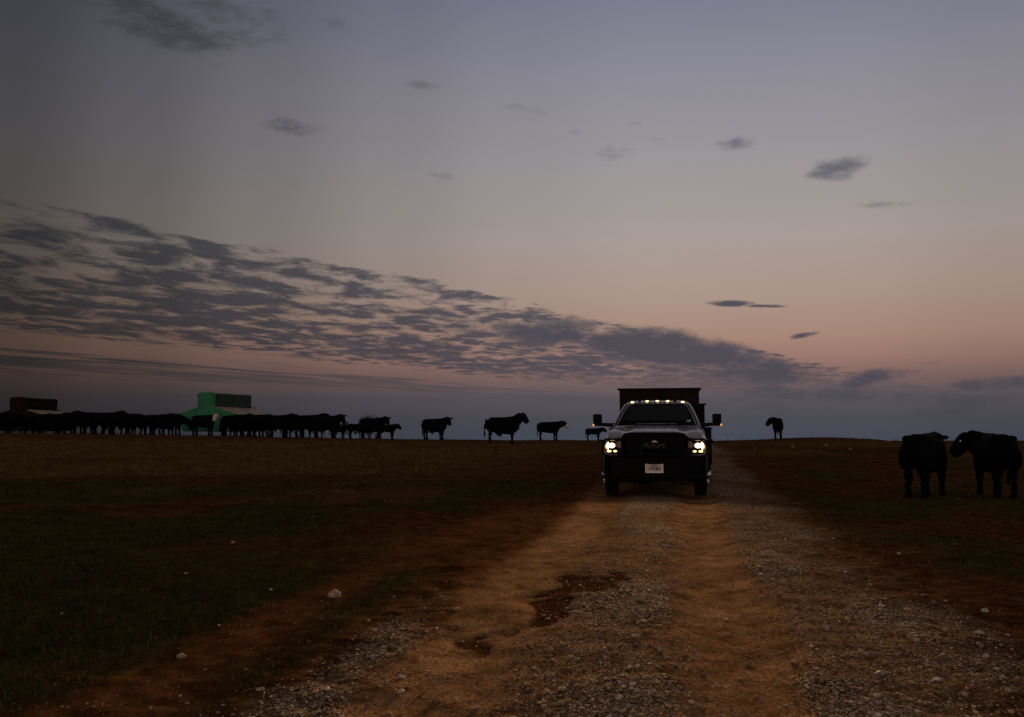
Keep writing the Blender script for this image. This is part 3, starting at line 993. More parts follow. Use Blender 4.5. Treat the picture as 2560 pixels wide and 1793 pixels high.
    if face:
        me.materials.append(M['white_hair'])
        s0, s1, r_max = face
        for p in me.polygons:
            rel = Vector(p.center) - pl
            s_ = rel.dot(hd) / hs
            if s0 < s_ < s1 and (rel - hd * rel.dot(hd)).length < r_max and (s0 > .25 or rel.dot(upv) > -.06):
                p.material_index = 1
    me['poll'] = list(pl); me['hd'] = list(hd); me['side'] = list(side); me['upv'] = list(upv)
    return me


VAR = {
    'std': dict(deep=.022, poll=(1.10, 0, 1.33)),
    'turn': dict(deep=.022, poll=(1.04, -.10, 1.32), hyaw=-48, hpitch=-44, sheath=.07, dewlap=.2),
    'bull': dict(deep=.022, poll=(1.00, .05, 1.47), hyaw=14, hpitch=-52, sheath=.10, dewlap=.35, hump=.02, tail_out=.05, ear_up=.03),
    'face': dict(poll=(1.02, -.14, 1.30), hyaw=-80, hpitch=-38, face=(-.05, .60, .20)),
    'muzzle': dict(poll=(1.10, 0, 1.28), hyaw=-15, hpitch=-42, face=(.26, .7, .3), stance=.5),
    'graze': dict(poll=(1.18, 0, .86), hyaw=0, hpitch=-66, stance=.6),
    'calf': dict(poll=(1.02, -.06, 1.26), hyaw=-30, hpitch=-34, calf=True, stance=.3),
    'calf2': dict(poll=(1.02, 0, 1.18), hyaw=10, hpitch=-40, calf=True, sheath=.05),
    'rear': dict(poll=(.92, .36, 1.30), hyaw=84, hpitch=-48, stance=.25),
    'big_away': dict(poll=(1.0, .14, 1.23), hyaw=28, hpitch=-40, stance=-.35, sheath=.05, vox=.02),
    'big_left': dict(poll=(1.00, .24, 1.27), hyaw=58, hpitch=-48, stance=.55, sheath=.06, dewlap=.3, vox=.02),
    'step': dict(deep=.022, poll=(1.14, .05, 1.22), hyaw=8, hpitch=-48, stance=.8),
}
MESH = {k_: cow_mesh(**v) for k_, v in VAR.items()}


def add_cow(px, Y, head, var, sc, label, name='cow', dz=0.0, group='black cattle standing across the hilltop'):
    X = px_x(px, Y, 1.6)
    me = MESH[var]
    root = empty(name, (X, Y, 0), R(head))
    # stand it on the lowest hoof
    zs = []
    for lx_, ly_ in ((.5, .15), (.5, -.15), (-.65, .16), (-.65, -.16)):
        q_ = Vector((lx_ * sc, ly_ * sc, 0)); q_.rotate(Matrix.Rotation(R(head), 3, 'Z'))
        zs.append(gz(X + q_.x, Y + q_.y))
    root.location.z = sum(zs) / 4 - 0.012 + dz
    root.scale = (sc, sc, sc)
    b = bpy.data.objects.new('body', me)
    b.parent = root
    col.objects.link(b)
    tag(root, label, 'cow' if name == 'cow' else name, group)
    return root


def eye_child(root, var, sg):
    me = MESH[var]
    pl, hd, side, upv = (Vector(me[k_]) for k_ in ('poll', 'hd', 'side', 'upv'))
    e = MB()
    e.ellipsoid(pl + hd * .13 + side * sg * .126 + upv * .045, (.026, .026, .026), 12, 8)
    return e.build('eye', M['eye'], root)


HERD = [
    # px, dist, heading, variant, scale, label
    (-2, 61.0, 5, 'step', .94, 'black cow cut by the left edge of the view in front of the rusty feeder'),
    (42, 62.0, 170, 'graze', .90, 'black cow feeding at the near side of the rusty feeder, left half'),
    (88, 62.6, 120, 'graze', .90, 'black cow with its rump to us at the middle of the rusty feeder'),
    (128, 60.6, 15, 'std', .90, 'black cow under the right eave of the rusty feeder'),
    (186, 55.0, 8, 'step', .86, 'black cow just right of the rusty feeder, its legs low against red soil'),
    (232, 60.0, 185, 'std', .95, 'black cow with a peaked back, second to the right of the rusty feeder'),
    (262, 56.0, 0, 'std', .90, 'black cow with raised head midway between the two feeders'),
    (328, 60.5, 176, 'step', .94, 'black cow whose high rump meets the narrow gap between the feeders'),
    (300, 63.0, 20, 'graze', .92, 'black cow half hidden behind the middle of the row between the feeders'),
    (158, 61.5, 178, 'std', .88, 'black cow facing left just past the right eave tip of the rusty feeder'),
    (212, 62.5, 10, 'graze', .90, 'black cow with lowered head behind the peaked back near the rusty feeder'),
    (352, 62.5, 188, 'graze', .92, 'black cow feeding behind the high rump beside the narrow gap between the feeders'),
    (408, 63.0, 5, 'step', .92, 'black cow mostly hidden behind the one grazing at the green feeder'),
    (655, 62.0, 182, 'std', .95, 'black cow facing left behind the right half of the green feeder lid'),
    (735, 61.8, 8, 'step', .96, 'black cow just right of the deep notch in the herd past the green feeder'),
    (388, 61.5, 12, 'std', .93, 'black cow just right of the narrow gap of sky between the feeders'),
    (424, 60.5, 0, 'graze', .95, 'black cow grazing head down at the left tip of the green feeder'),
    (508, 58.5, -14, 'face', .88, 'black cow with a pale white face in front of the green end panel'),
    (585, 59.5, -5, 'std', .92, 'black cow with a rounded rump under the corner of the green feeder'),
    (632, 60.5, 8, 'step', .98, 'black cow below the tan lid of the green feeder'),
    (598, 62.5, 170, 'graze', .92, 'black cow feeding behind the others at the trough of the green feeder'),
    (694, 60.0, -12, 'turn', .98, 'black cow with both ears up at the right tip of the green feeder'),
    (768, 60.0, 4, 'std', 1.0, 'black cow with a level back, right after the gap past the green feeder'),
    (815, 58.6, -10, 'turn', .96, 'black cow looking right with one ear out, at the right end of the dense herd'),
    (930, 62.0, -16, 'turn', .97, 'black cow standing above two calves beside small bare shrubs'),
    (1086, 59.5, -22, 'turn', .92, 'black cow alone on the skyline left of the largest bull'),
    (1372, 57.5, -14, 'muzzle', .78, 'young black cow with a tan muzzle, on the skyline right of the bull'),
    (1945, 57.0, 76, 'rear', .90, 'black cow seen from behind with head turned left, alone on the right skyline'),
]
for a in HERD:
    add_cow(*a)
add_cow(1256, 50.0, 0, 'bull', .97, 'large black bull standing in profile with head high on the skyline', 'bull', group=None)
for a in [(893, 60.2, -8, 'calf2', .68, 'black calf in front of the cow beside the bare shrubs, left of the pair'),
          (967, 60.2, -10, 'calf', .66, 'black calf facing right at the right foot of the cow by the bare shrubs'),
          (788, 57.2, 185, 'calf2', .60, 'black calf hidden low among the legs at the right end of the dense herd'),
          (742, 57.6, 10, 'calf', .60, 'black calf low in the gap just past the green feeder'),
          (845, 58.0, 0, 'calf2', .56, 'black calf below the cow with one ear out at the right end of the herd'),
          (1484, 57.8, -10, 'calf', .53, 'black calf on the skyline beside the left mirror of the truck')]:
    add_cow(*a, name='calf', group='black calves among the cattle')
cow_t = add_cow(2311, 21.2, 49, 'big_away', .99, 'big black cow in the right foreground turned away, nearer to the truck', group='two big cattle on the right')
cow_u = add_cow(2484, 21.4, 82, 'big_left', .99, 'big black cow with a bright eye looking left, by the right edge', group='two big cattle on the right')
eye_child(cow_u, 'big_left', -1)
eye_child(cow_u, 'big_left', 1)


# ------------------------------------------------------------------ bulk feeders
def feeder(px, Y, yaw, sc, end_m, side_m, label, tall=1.0):
    X = px_x(px, Y, 1.6)
    root = empty('cattle_feeder', (X, Y, gz(X, Y) - 0.02), R(yaw))
    root.scale = (sc, sc, sc)
    tag(root, label, 'feeder', 'bulk feeders on the hilltop')
    # local: long axis y (0..L), end panel at y=0, x across
    L, hw, wing = 3.5, 0.66, 2.2
    zb, ze, zl, zt = 0.42, 1.50, 1.92, 2.72
    body = MB()
    # hopper: tall bin with a slightly arched roof
    poly = [(-hw, zl - .35), (-hw, zt)] + [(hw * math.sin(a), zt + .11 * math.cos(a)) for a in [R(q_) for q_ in (-80, -50, -20, 20, 50, 80)]] + [(hw, zt), (hw, zl - .35)]
    body.prism(poly, 'y', 0.03, L)
    body.box(-hw - .02, hw + .02, L + .001, L + .04, zl - .1, zt - .02)
    for yy in (1.75,):
        body.box(-hw - .018, hw + .018, yy, yy + .05, zl - .1, zt - .01)
    body.build('hopper', side_m, root, smooth=False)
    # end panels: one sheet whose outline follows hopper and wings
    for y0, y1 in ((-.03, .026), (L + .045, L + .09)):
        e = MB()
        out = [(-wing, ze), (-hw, zl), (-hw - .03, zt + .0)] + [((hw + .03) * math.sin(a), zt + .02 + .12 * math.cos(a)) for a in [R(q_) for q_ in (-80, -50, -20, 20, 50, 80)]] + [(hw + .03, zt), (hw, zl), (wing, ze), (wing - .38, zb), (-wing + .38, zb)]
        e.prism(out, 'y', y0, y1)
        e.build('end_panel', end_m, root, smooth=False)
    for sg in (-1, 1):
        l_ = MB()
        a, b = sg * (hw + .012), sg * (wing + .10)
        l_.add([(a, .03, zl + .02), (b, .03, ze - .04), (b, L - .0, ze - .04), (a, L - .0, zl + .02), (a, .03, zl - .01), (b, .03, ze - .07), (b, L, ze - .07), (a, L, zl - .01)],
               [(0, 1, 2, 3), (7, 6, 5, 4), (0, 4, 5, 1), (1, 5, 6, 2), (2, 6, 7, 3), (3, 7, 4, 0)])
        for q_ in range(1, 5):
            yy = L * q_ / 5
            t0, t1 = 0.02, 0.98
            l_.tube([(a + (b - a) * t0, yy, zl + .03 - (zl - ze + .06) * t0), (a + (b - a) * t1, yy, zl + .03 - (zl - ze + .06) * t1)], .014, 6)
        l_.build('lid', M['lid'], root, smooth=False)
        t_ = MB()
        t_.prism([(sg * (hw - .05), zl - .4), (sg * (wing - .42), zb + .03), (sg * (wing - .02), zb + .45), (sg * (wing - .10), zb + .45), (sg * (wing - .46), zb + .14), (sg * (hw + .02), zl - .3)], 'y', .05, L - .05)
        t_.box(sg * 1.02 - .08, sg * 1.02 + .08, .2, L - .2, zb + .0, zb + .26)
        t_.build('trough', M['trough'], root, smooth=False)
    fl = MB()
    fl.box(-wing + .45, wing - .45, .06, L - .06, zb - .02, zb + .06)
    fl.build('floor', M['trough'], root, smooth=False)
    for sg in (-1, 1):
        k_ = MB()
        k_.box(sg * 1.0 - .07, sg * 1.0 + .07, -.5, L + .3, .0, .14)
        for yy in (.35, L / 2, L - .35):
            k_.box(sg * 1.0 - .05, sg * 1.0 + .05, yy - .05, yy + .05, .14, zb - .02)
        k_.build('skid', M['trough'], root, smooth=False)
    h_ = MB()
    h_.tube([(hw + .1, L - .4, zl + .02), (hw + .1, L + .30, zl + .10), (hw + .1, L + .34, zl + .06), (hw + .1, L + .34, zl - .14)], .022, 8)
    h_.build('handle', M['trough'], root)
    return root


feeder(514, 65.0, -23, 1.04, M['green'], M['green_shaded'], 'green cattle feeder with tall hopper and tan side lids, crowded by black cows')
feeder(43, 66.5, -9, 0.93, M['rust'], M['rust'], 'dark rusty cattle feeder with tall hopper at the left edge of the field')


# ------------------------------------------------------------------ bare shrubs behind the cow with calves
def shrub(px, Y, h, wd, label, seed, leafy=0.0):
    rnd = random.Random(seed)
    X = px_x(px, Y, 1.2)
    root = empty('shrub', (X, Y, gz(X, Y) - .03))
    tag(root, label, 'shrub', 'small shrubs by the herd')
    st = MB()
    tips = []
    def grow(p, d, ln, r, lev):
        q_ = p + d * ln
        m_ = p + d * ln * .5 + Vector((rnd.uniform(-1, 1), rnd.uniform(-1, 1), 0)) * ln * .07
        st.tube([p, m_, q_], [r, r * .8, r * .6], 5)
        if lev == 0:
            tips.append(q_)
            return
        for _ in range(3 if lev > 1 else 4):
            dd = (d + Vector((rnd.uniform(-.7, .7) * wd, rnd.uniform(-.7, .7) * wd, rnd.uniform(-.1, .5)))).normalized()
            grow(q_, dd, ln * rnd.uniform(.5, .75), r * .6, lev - 1)
    for _ in range(5):
        grow(Vector((0, 0, 0)), Vector((rnd.uniform(-.5, .5) * wd, rnd.uniform(-.5, .5) * wd, 1)).normalized(), h * .42, .022, 3)
    st.build('stems', M['twig'], root)
    lf = MB()
    for t_ in tips:
        for _ in range(1 + int(leafy * 5)):
            c = t_ + Vector((rnd.gauss(0, .06), rnd.gauss(0, .06), rnd.gauss(0, .06)))
            a = Vector((rnd.uniform(-1, 1), rnd.uniform(-1, 1), rnd.uniform(-1, 1))).normalized() * .035
            b = a.cross(Vector((rnd.uniform(-1, 1), rnd.uniform(-1, 1), rnd.uniform(-1, 1)))).normalized() * .02
            lf.add([c - a, c + b, c + a, c - b], [(0, 1, 2, 3)])
    lf.build('foliage', M['leaf'], root, smooth=False)
    return root


shrub(924, 66, 1.75, .9, 'bare thin shrub sticking up behind the back of the cow with calves', 3)
shrub(941, 66.5, 1.68, .8, 'bare thin shrub sticking up behind the shoulders of the cow with calves', 4)
shrub(901, 65, 1.2, 1.1, 'wide low shrub behind the rump of the cow with calves', 5)
shrub(857, 64, 1.1, .9, 'leafy grey green shrub under the head of the last cow of the herd', 6, 1.0)
shrub(926, 63.5, .75, 1.1, 'low olive green shrub seen between the legs of the cow with calves', 8, 1.0)


# ------------------------------------------------------------------ the ranch truck (front faces -Y locally, x to the viewer's right)
TX, TY = 2.617, 18.4
TYAW = 9.7
zt_f = gz(TX + math.sin(R(TYAW)) * 1.0, TY + 1.0)
zt_r = gz(TX + math.sin(R(TYAW)) * 4.9, TY + 4.85)
slope = math.atan2(zt_r - zt_f, 3.9)
truck = empty('pickup_truck', (TX, TY, zt_f - slope * 1.0 - .015), -R(TYAW))
truck.rotation_euler = (slope, 0, -R(TYAW))
truck.scale = (1, 1, .965)
tag(truck, 'silver flatbed ranch truck with lit headlights coming along the dirt road', 'truck')


def rrect(hw, y0, y1, r, z, nf=13, nc=5, ns=9, bow=0.0):
    """rounded rectangle ring at height z; starts at front centre-left going right. bow: front bulge"""
    pts = []
    r = min(r, hw * .9, (y1 - y0) * .45)
    for i in range(nf):
        x = -hw + r + (2 * hw - 2 * r) * i / (nf - 1)
        pts.append((x, y0 + bow * (x / hw) ** 2, z))
    yb = y0 + bow * ((hw - r) / hw) ** 2
    for i in range(1, nc):
        a = R(-90 + 90 * i / nc)
        pts.append((hw - r + r * math.cos(a), yb + r + r * math.sin(a), z))
    for i in range(ns):
        pts.append((hw, yb + r + (y1 - yb - 2 * r) * i / (ns - 1), z))
    for i in range(1, nc):
        a = R(90 * i / nc)
        pts.append((hw - r + r * math.cos(a), y1 - r + r * math.sin(a), z))
    for i in range(nf):
        pts.append((hw - r - (2 * hw - 2 * r) * i / (nf - 1), y1, z))
    for i in range(1, nc):
        a = R(90 + 90 * i / nc)
        pts.append((-hw + r + r * math.cos(a), y1 - r + r * math.sin(a), z))
    for i in range(ns):
        pts.append((-hw, y1 - r - (y1 - yb - 2 * r) * i / (ns - 1), z))
    for i in range(1, nc):
        a = R(180 + 90 * i / nc)
        pts.append((-hw + r + r * math.cos(a), yb + r + r * math.sin(a), z))
    return pts


NF, NC, NS = 13, 5, 9
levels = [(.46, .90, 1.86, 4.15, .05, 0), (.62, .955, 1.82, 4.2, .06, 0), (1.0, .975, 1.80, 4.2, .07, 0), (1.24, .955, 1.80, 4.2, .08, 0.02), (1.36, .90, 1.70, 4.2, .10, .10), (1.405, .868, 1.66, 4.2, .10, .17),
          (1.50, .838, 1.87, 4.19, .10, .17), (1.60, .800, 2.09, 4.18, .10, .17), (1.70, .758, 2.32, 4.15, .10, .16), (1.80, .712, 2.55, 4.10, .11, .15), (1.835, .69, 2.65, 4.07, .12, .14),
          (1.885, .645, 2.85, 4.0, .14, .12), (1.915, .56, 3.0, 3.9, .15, .10), (1.93, .40, 3.15, 3.75, .12, .05)]
rings = [rrect(hw, y0, y1, r, z, NF, NC, NS, bow) for z, hw, y0, y1, r, bow in levels]
n_r = len(rings[0])
cab = MB()
k0 = len(cab.v)
cab.v += [p for rr in rings for p in rr]
i_side_r = NF + NC - 1
i_back = i_side_r + NS + NC - 1
i_side_l = i_back + NF + NC - 1
ws_levels = range(5, 10)           # windshield band
glass_ws, glass_sr, glass_sl, glass_bk = [], [], [], []
for i in range(len(rings) - 1):
    for j in range(n_r):
        k_ = (j + 1) % n_r
        f = (i * n_r + j, i * n_r + k_, (i + 1) * n_r + k_, (i + 1) * n_r + j)
        if i in ws_levels and 0 <= j < NF - 1:
            glass_ws.append(f)
        elif i in (5, 6, 7, 8) and i_side_r + 1 <= j < i_side_r + NS - 2 and j != i_side_r + 4:
            glass_sr.append(f)
        elif i in (5, 6, 7, 8) and i_side_l + 1 <= j < i_side_l + NS - 2 and j != i_side_l + 3:
            glass_sl.append(f)
        elif i in (5, 6, 7, 8) and i_back + 2 <= j < i_back + NF - 3:
            glass_bk.append(f)
        else:
            cab.f.append(f)
cab.f.append(tuple((len(rings) - 1) * n_r + j for j in range(n_r)))
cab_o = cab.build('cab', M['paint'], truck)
sd = cab_o.modifiers.new('thick', 'SOLIDIFY'); sd.thickness = .035; sd.offset = -1


def pane(name, faces, parent, push):
    mb = MB()
    used = sorted({i for f in faces for i in f})
    mp = {i: a for a, i in enumerate(used)}
    allv = [p for rr in rings for p in rr]
    mb.v = [(allv[i][0] + push[0], allv[i][1] + push[1], allv[i][2] + push[2]) for i in used]
    mb.f = [tuple(mp[i] for i in f) for f in faces]
    o = mb.build(name, M['glass'], parent)
    s_ = o.modifiers.new('thick', 'SOLIDIFY'); s_.thickness = .005; s_.offset = 0
    return o


wind = pane('windshield', glass_ws, truck, (0, .006, 0))
pane('side_window', glass_sr, truck, (-.008, 0, 0))
pane('side_window', glass_sl, truck, (.008, 0, 0))
pane('rear_window', glass_bk, truck, (0, -.008, 0))
# black seal and cowl under the windshield
sl = MB()
sl.tube([(x, 1.655 + .17 * (x / .868) ** 2, 1.398) for x in np.linspace(-.78, .78, 15)], .016, 8)
for sg in (-1, 1):
    sl.tube([(sg * (hw - r * .55), y0 + bow * ((hw - r) / hw) ** 2 - .002, z) for z, hw, y0, y1, r, bow in levels[5:11]], .013, 8)
sl.tube([(x, 2.64 + .14 * (x / .69) ** 2, 1.832) for x in np.linspace(-.57, .57, 13)], .010, 8)
sl.build('windshield_seal', M['plastic'], truck)
for sg, x0 in ((1, -.62), (1, .02)):
    wp = MB()
    wp.tube([(x0 + .08, 1.60, 1.385), (x0 + .30, 1.70, 1.45), (x0 + .55, 1.75, 1.455)], .008, 6)
    wp.build('wiper', M['plastic'], truck)

# hood and fenders: one height field
def hood_z(x, y):
    ax = abs(x)
    t = min(max((y - .28) / (.95 - .28), 0), 1)
    ctr_f = 1.235 if ax < .56 else 1.235 - .095 * min((ax - .56) / .14, 1) ** .8
    crest = 1.335 if ax < .40 else (1.335 - .030 * min((ax - .40) / .08, 1) if ax < .74 else 1.305 - .0 * (ax - .74))
    z = ctr_f + (crest - ctr_f) * (1 - (1 - t) ** 2.2)
    rear = max((y - .95) / .85, 0)
    z += rear * (.062 if ax < .40 else .050)
    # channel between raised centre and fender tops
    z -= .018 * math.exp(-((ax - .56) / .08) ** 2) * t
    if ax > .80:
        q_ = min((ax - .80) / .175, 1)
        z -= (.19 + .02 * t) * q_ ** 2.2
    return z


xs_ = np.concatenate([np.linspace(-.975, -.76, 10), np.linspace(-.72, .72, 41), np.linspace(.76, .975, 10)])
ys_ = np.concatenate([[.27], np.linspace(.29, 1.0, 16), np.linspace(1.06, 1.80, 12)])
hd_ = MB()
nx = len(xs_)
bowf = lambda x: .10 * (abs(x) / .975) ** 2.4
vs = [(x, y + bowf(x) * (1 - min((y - .27) / 1.3, 1)) + (.0 if y < 1.75 else .0), hood_z(x, y)) for y in ys_ for x in xs_]
fs = [(j * nx + i, j * nx + i + 1, (j + 1) * nx + i + 1, (j + 1) * nx + i) for j in range(len(ys_) - 1) for i in range(nx - 1)]
hd_.add(vs, fs)
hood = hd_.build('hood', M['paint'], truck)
s_ = hood.modifiers.new('thick', 'SOLIDIFY'); s_.thickness = .03; s_.offset = -1
for sg in (-1, 1):
    fe = MB()
    arch = [(1.02 + .52 * math.cos(R(a)), .40 + .52 * math.sin(R(a))) for a in range(176, 3, -12)]
    prof = [(.42, .55), (.40, .84), (.44, 1.10), (.60, 1.125), (1.2, 1.12), (1.79, 1.13), (1.79, .50), (1.545, .46)] + arch[::-1]
    a_, b_ = sorted((sg * .90, sg * .972))
    fe.prism(prof, 'x', a_, b_)
    fe.build('fender', M['paint'], truck, smooth=False)
    fl = MB()
    pts = [(sg * .985, 1.02 + .535 * math.cos(R(a)), .40 + .535 * math.sin(R(a))) for a in range(170, 5, -10)]
    fl.tube(pts, .022, 8)
    fl.build('wheel_arch_trim', M['plastic'], truck)
# dark engine bay / chassis
ch = MB()
ch.box(-.86, .86, .34, 1.78, .45, 1.10)
ch.box(-.42, -.32, .15, 7.6, .42, .62)
ch.box(.32, .42, .15, 7.6, .42, .62)
ch.box(-.70, .70, .92, 1.05, .33, .46)
ch.lathe([(-.19, .05), (-.15, .15), (0, .19), (.15, .15), (.19, .05)], (-.22, .98, .40), 'X', 14)
ch.box(-.80, .80, 1.9, 4.1, .42, .48)
ch.tube([(-.72, 4.95, .40), (.72, 4.95, .40)], .06, 10)
ch.lathe([(-.2, .06), (-.14, .18), (0, .21), (.14, .18), (.2, .06)], (0, 4.95, .40), 'X', 14)
ch.build('chassis', M['black'], truck, smooth=False)

# grille
gr = MB()
gr.box(-.56, .56, .285, .335, .74, 1.215, .01)
for z in np.linspace(.79, 1.19, 11):
    gr.box(-.53, .53, .268, .284, z - .007, z + .007)
for x in np.linspace(-.50, .50, 15):
    gr.box(x - .004, x + .004, .272, .284, .77, 1.20)
gr.build('grille', M['plastic'], truck, smooth=False)
gf = MB()
loop = [(-.56, .80), (-.585, .95), (-.575, 1.15), (-.53, 1.222), (-.3, 1.236), (0, 1.242), (.3, 1.236), (.53, 1.222), (.575, 1.15), (.585, .95), (.56, .80), (.48, .745), (0, .735), (-.48, .745), (-.56, .80)]
gf.tube([(x, .262 + .05 * (x / .58) ** 2, z) for x, z in loop], .020, 8, cap=False)
gf.build('grille_surround', M['black'], truck)
text_mesh('lettering', 'RAM', .135, M['letter'], truck, (.0, .262, 1.005), sx=1.45, bold=.004)
em = MB()
em.box(-.058, .058, .250, .264, 1.072, 1.090, .003)
em.prism([(-.022, 1.090), (-.010, 1.112), (0, 1.120), (.010, 1.112), (.022, 1.090)], 'y', .250, .264)
em.build('hood_badge', M['gold'], truck, smooth=False)
eb = MB()
eb.tube([(.435 + .055 * math.cos(R(a)), .258, .865 + .045 * math.sin(R(a))) for a in range(20, 161, 14)], .007, 6)
eb.prism([(.417, .855), (.435, .892), (.453, .855)], 'y', .252, .264)
eb.build('emblem', M['letter'], truck, smooth=False)

# bumper and brush guard
bu = MB()
prof = [(-.94, .20), (-.80, .06), (-.5, .0), (.5, .0), (.80, .06), (.94, .20), (.94, .42), (-.94, .42)]
bu.prism(prof, 'z', .40, .80)
bu.prism([(-.94, .20), (-.80, .05), (-.5, -.012), (.5, -.012), (.80, .05), (.94, .20), (.94, .30), (-.94, .30)], 'z', .802, .835)
bu.prism([(-.62, .03), (.62, .03), (.66, .3), (-.66, .3)], 'z', .345, .398)
bo = bu.build('bumper', M['black'], truck, smooth=False)
bv = bo.modifiers.new('bev', 'BEVEL'); bv.width = .012; bv.segments = 2; bv.limit_method = 'ANGLE'
for sg in (-1, 1):
    hook = MB()
    hook.tube([(sg * .36, .02, .37), (sg * .36, -.05, .35), (sg * .36, -.06, .31), (sg * .36, -.01, .29)], .016, 8)
    hook.build('tow_hook', M['black'], truck)
bg_ = MB()
for sg in (-1, 1):
    y_in, y_out = .17, .38
    lp = [(sg * .60, y_in, .84), (sg * .60, y_in, 1.10), (sg * .66, y_in + .02, 1.135), (sg * .92, y_out - .06, 1.125), (sg * .965, y_out, 1.09), (sg * .972, y_out, .88), (sg * .94, y_out - .03, .838)]
    bg_.tube(lp, .021, 10)
    bg_.box(min(sg * .945, sg * 1.03), max(sg * .945, sg * 1.03), y_out - .02, y_out + .03, 1.105, 1.122, .004)
    bg_.box(min(sg * .945, sg * 1.03), max(sg * .945, sg * 1.03), y_out - .02, y_out + .03, .832, .850, .004)
gd = [(-.59, .15, .84), (-.60, .15, 1.15), (-.55, .15, 1.225), (-.45, .15, 1.245), (.45, .15, 1.245), (.55, .15, 1.225), (.60, .15, 1.15), (.59, .15, .84)]
bg_.tube(gd, .024, 10)
for z in (.93,):
    bg_.tube([(-.59, .155, z), (.59, .155, z)], .010, 8)
bg_.build('brush_guard', M['black'], truck)
rd_ = MB()
rd_.tube([(-.185, .20, 1.17), (-.275, .13, .80)], .006, 6)
rd_.build('guard_rod', M['letter'], truck)

# licence plate
pl_o = MB()
pl_o.box(-.152, .152, -.030, -.026, .510, .662)
plate = pl_o.build('number_plate', M['plate'], truck, smooth=False)
pf = MB()
for x0, x1, z0_, z1_ in ((-.164, -.146, .498, .672), (.146, .164, .498, .672), (-.146, .146, .498, .530), (-.146, -.115, .652, .672), (.118, .146, .652, .672)):
    pf.box(x0, x1, -.038, -.0305, z0_, z1_, .002)
pf.build('plate_frame', M['plate_frame'], plate, smooth=False)
text_mesh('plate_number', '1YR\u00b7J85', .086, M['plate_ink'], plate, (0, -.032, .580), sx=.80, depth=.001, bold=.002)
text_mesh('plate_state', 'TEXAS', .034, M['plate_ink'], plate, (0, -.032, .636), sx=1.1, depth=.001, bold=.001)

# headlights
for sg in (-1, 1):
    hl = MB()
    out = [(sg * .585, .985), (sg * .585, 1.10), (sg * .95, 1.088), (sg * .965, .90), (sg * .93, .862), (sg * .70, .862), (sg * .685, .955)]
    cx = sum(p[0] for p in out) / len(out)
    def yy(x):
        return .285 + .13 * ((abs(x) - .585) / .38) ** 1.6
    n_ = len(out)
    rim = [(x, yy(x), z) for x, z in out]
    bk = [(cx + (x - cx) * .9, .46, .985 + (z - .985) * .85) for x, z in out]
    hl.add(rim + bk, [(i, (i + 1) % n_, n_ + (i + 1) % n_, n_ + i) for i in range(n_)] + [tuple(range(n_, 2 * n_))])
    head = hl.build('headlight', M['dull_metal'], truck, smooth=False)
    # reflector bowls
    rb = MB()
    for x_, r_0 in ((.655, .062),):
        prof_ = [(.0, r_0), (.03, r_0 * .9), (.07, r_0 * .55), (.085, r_0 * .1)]
        rb.lathe(prof_, (sg * x_, .33, 1.025), 'Y', 20)
    rb.build('high_beam_reflector', M['chrome'], head)
    lw = MB()
    lw.ellipsoid((sg * .803, .392, 1.004), (.138, .028, .106), 24, 12)  # glowing bowl added as a warm halo round the lamp
    lw.build('low_beam_halo_bowl', M['glow_bowl'], head)
    lb = MB()
    lb.ellipsoid((sg * .800, .366, 1.008), (.110, .032, .086), 24, 12)
    lb.build('low_beam_lamp', M['low_beam'], head)
    for dx_ in (-.052, .052):
        pk = MB()
        pk.ellipsoid((sg * (.790) + dx_, .355, .897), (.047, .022, .026), 16, 8)
        pk.build('park_lamp', M['park'], head)
    le = MB()
    le.add([(x, y - .006, z) for x, y, z in rim], [tuple(range(n_))])
    le.build('lens', M['lens'], head, smooth=False)
    # the beam itself: a dipped headlamp pattern, strongest just under the cut-off
    ld = bpy.data.lights.new('beam', 'SPOT')
    ld.energy = 16000
    ld.color = (1.0, 0.70, 0.40)
    ld.spot_size = R(110)
    ld.spot_blend = 1.0
    ld.shadow_soft_size = .05
    ld.use_nodes = True
    t = NT(ld.node_tree)
    emn = next(n__ for n__ in t.n if n__.type == 'EMISSION')
    inc = t.new('ShaderNodeNewGeometry').outputs['Incoming']
    sp = t.new('ShaderNodeSeparateXYZ')
    t.link(inc, sp.inputs[0])
    dwn = t.math('MAXIMUM', t.math('ABSOLUTE', sp.outputs[2]), 0.045)
    cut = t.maprange(t.math('ABSOLUTE', sp.outputs[2]), 0.035, 0.075, 0.0, 1.0, True)
    lat = t.math('ABSOLUTE', t.vmath('DOT_PRODUCT', inc, (math.cos(R(TYAW)), -math.sin(R(TYAW)), 0)))
    cut = t.math('MULTIPLY', cut, t.maprange(t.math('DIVIDE', lat, t.math('MULTIPLY_ADD', t.math('ABSOLUTE', sp.outputs[2]), 2.2, 0.22)), 0.10, 0.85, 1.0, 0.02, True))
    t.link(t.math('MULTIPLY', cut, t.math('DIVIDE', 0.0009, t.math('POWER', dwn, 2.6))), emn.inputs['Strength'])
    lo_ = bpy.data.objects.new('beam', ld)
    col.objects.link(lo_)
    lo_.parent = head
    lo_.location = (sg * .80, -.01, .98)
    lo_.rotation_euler = (R(90 - 14), 0, R(180))

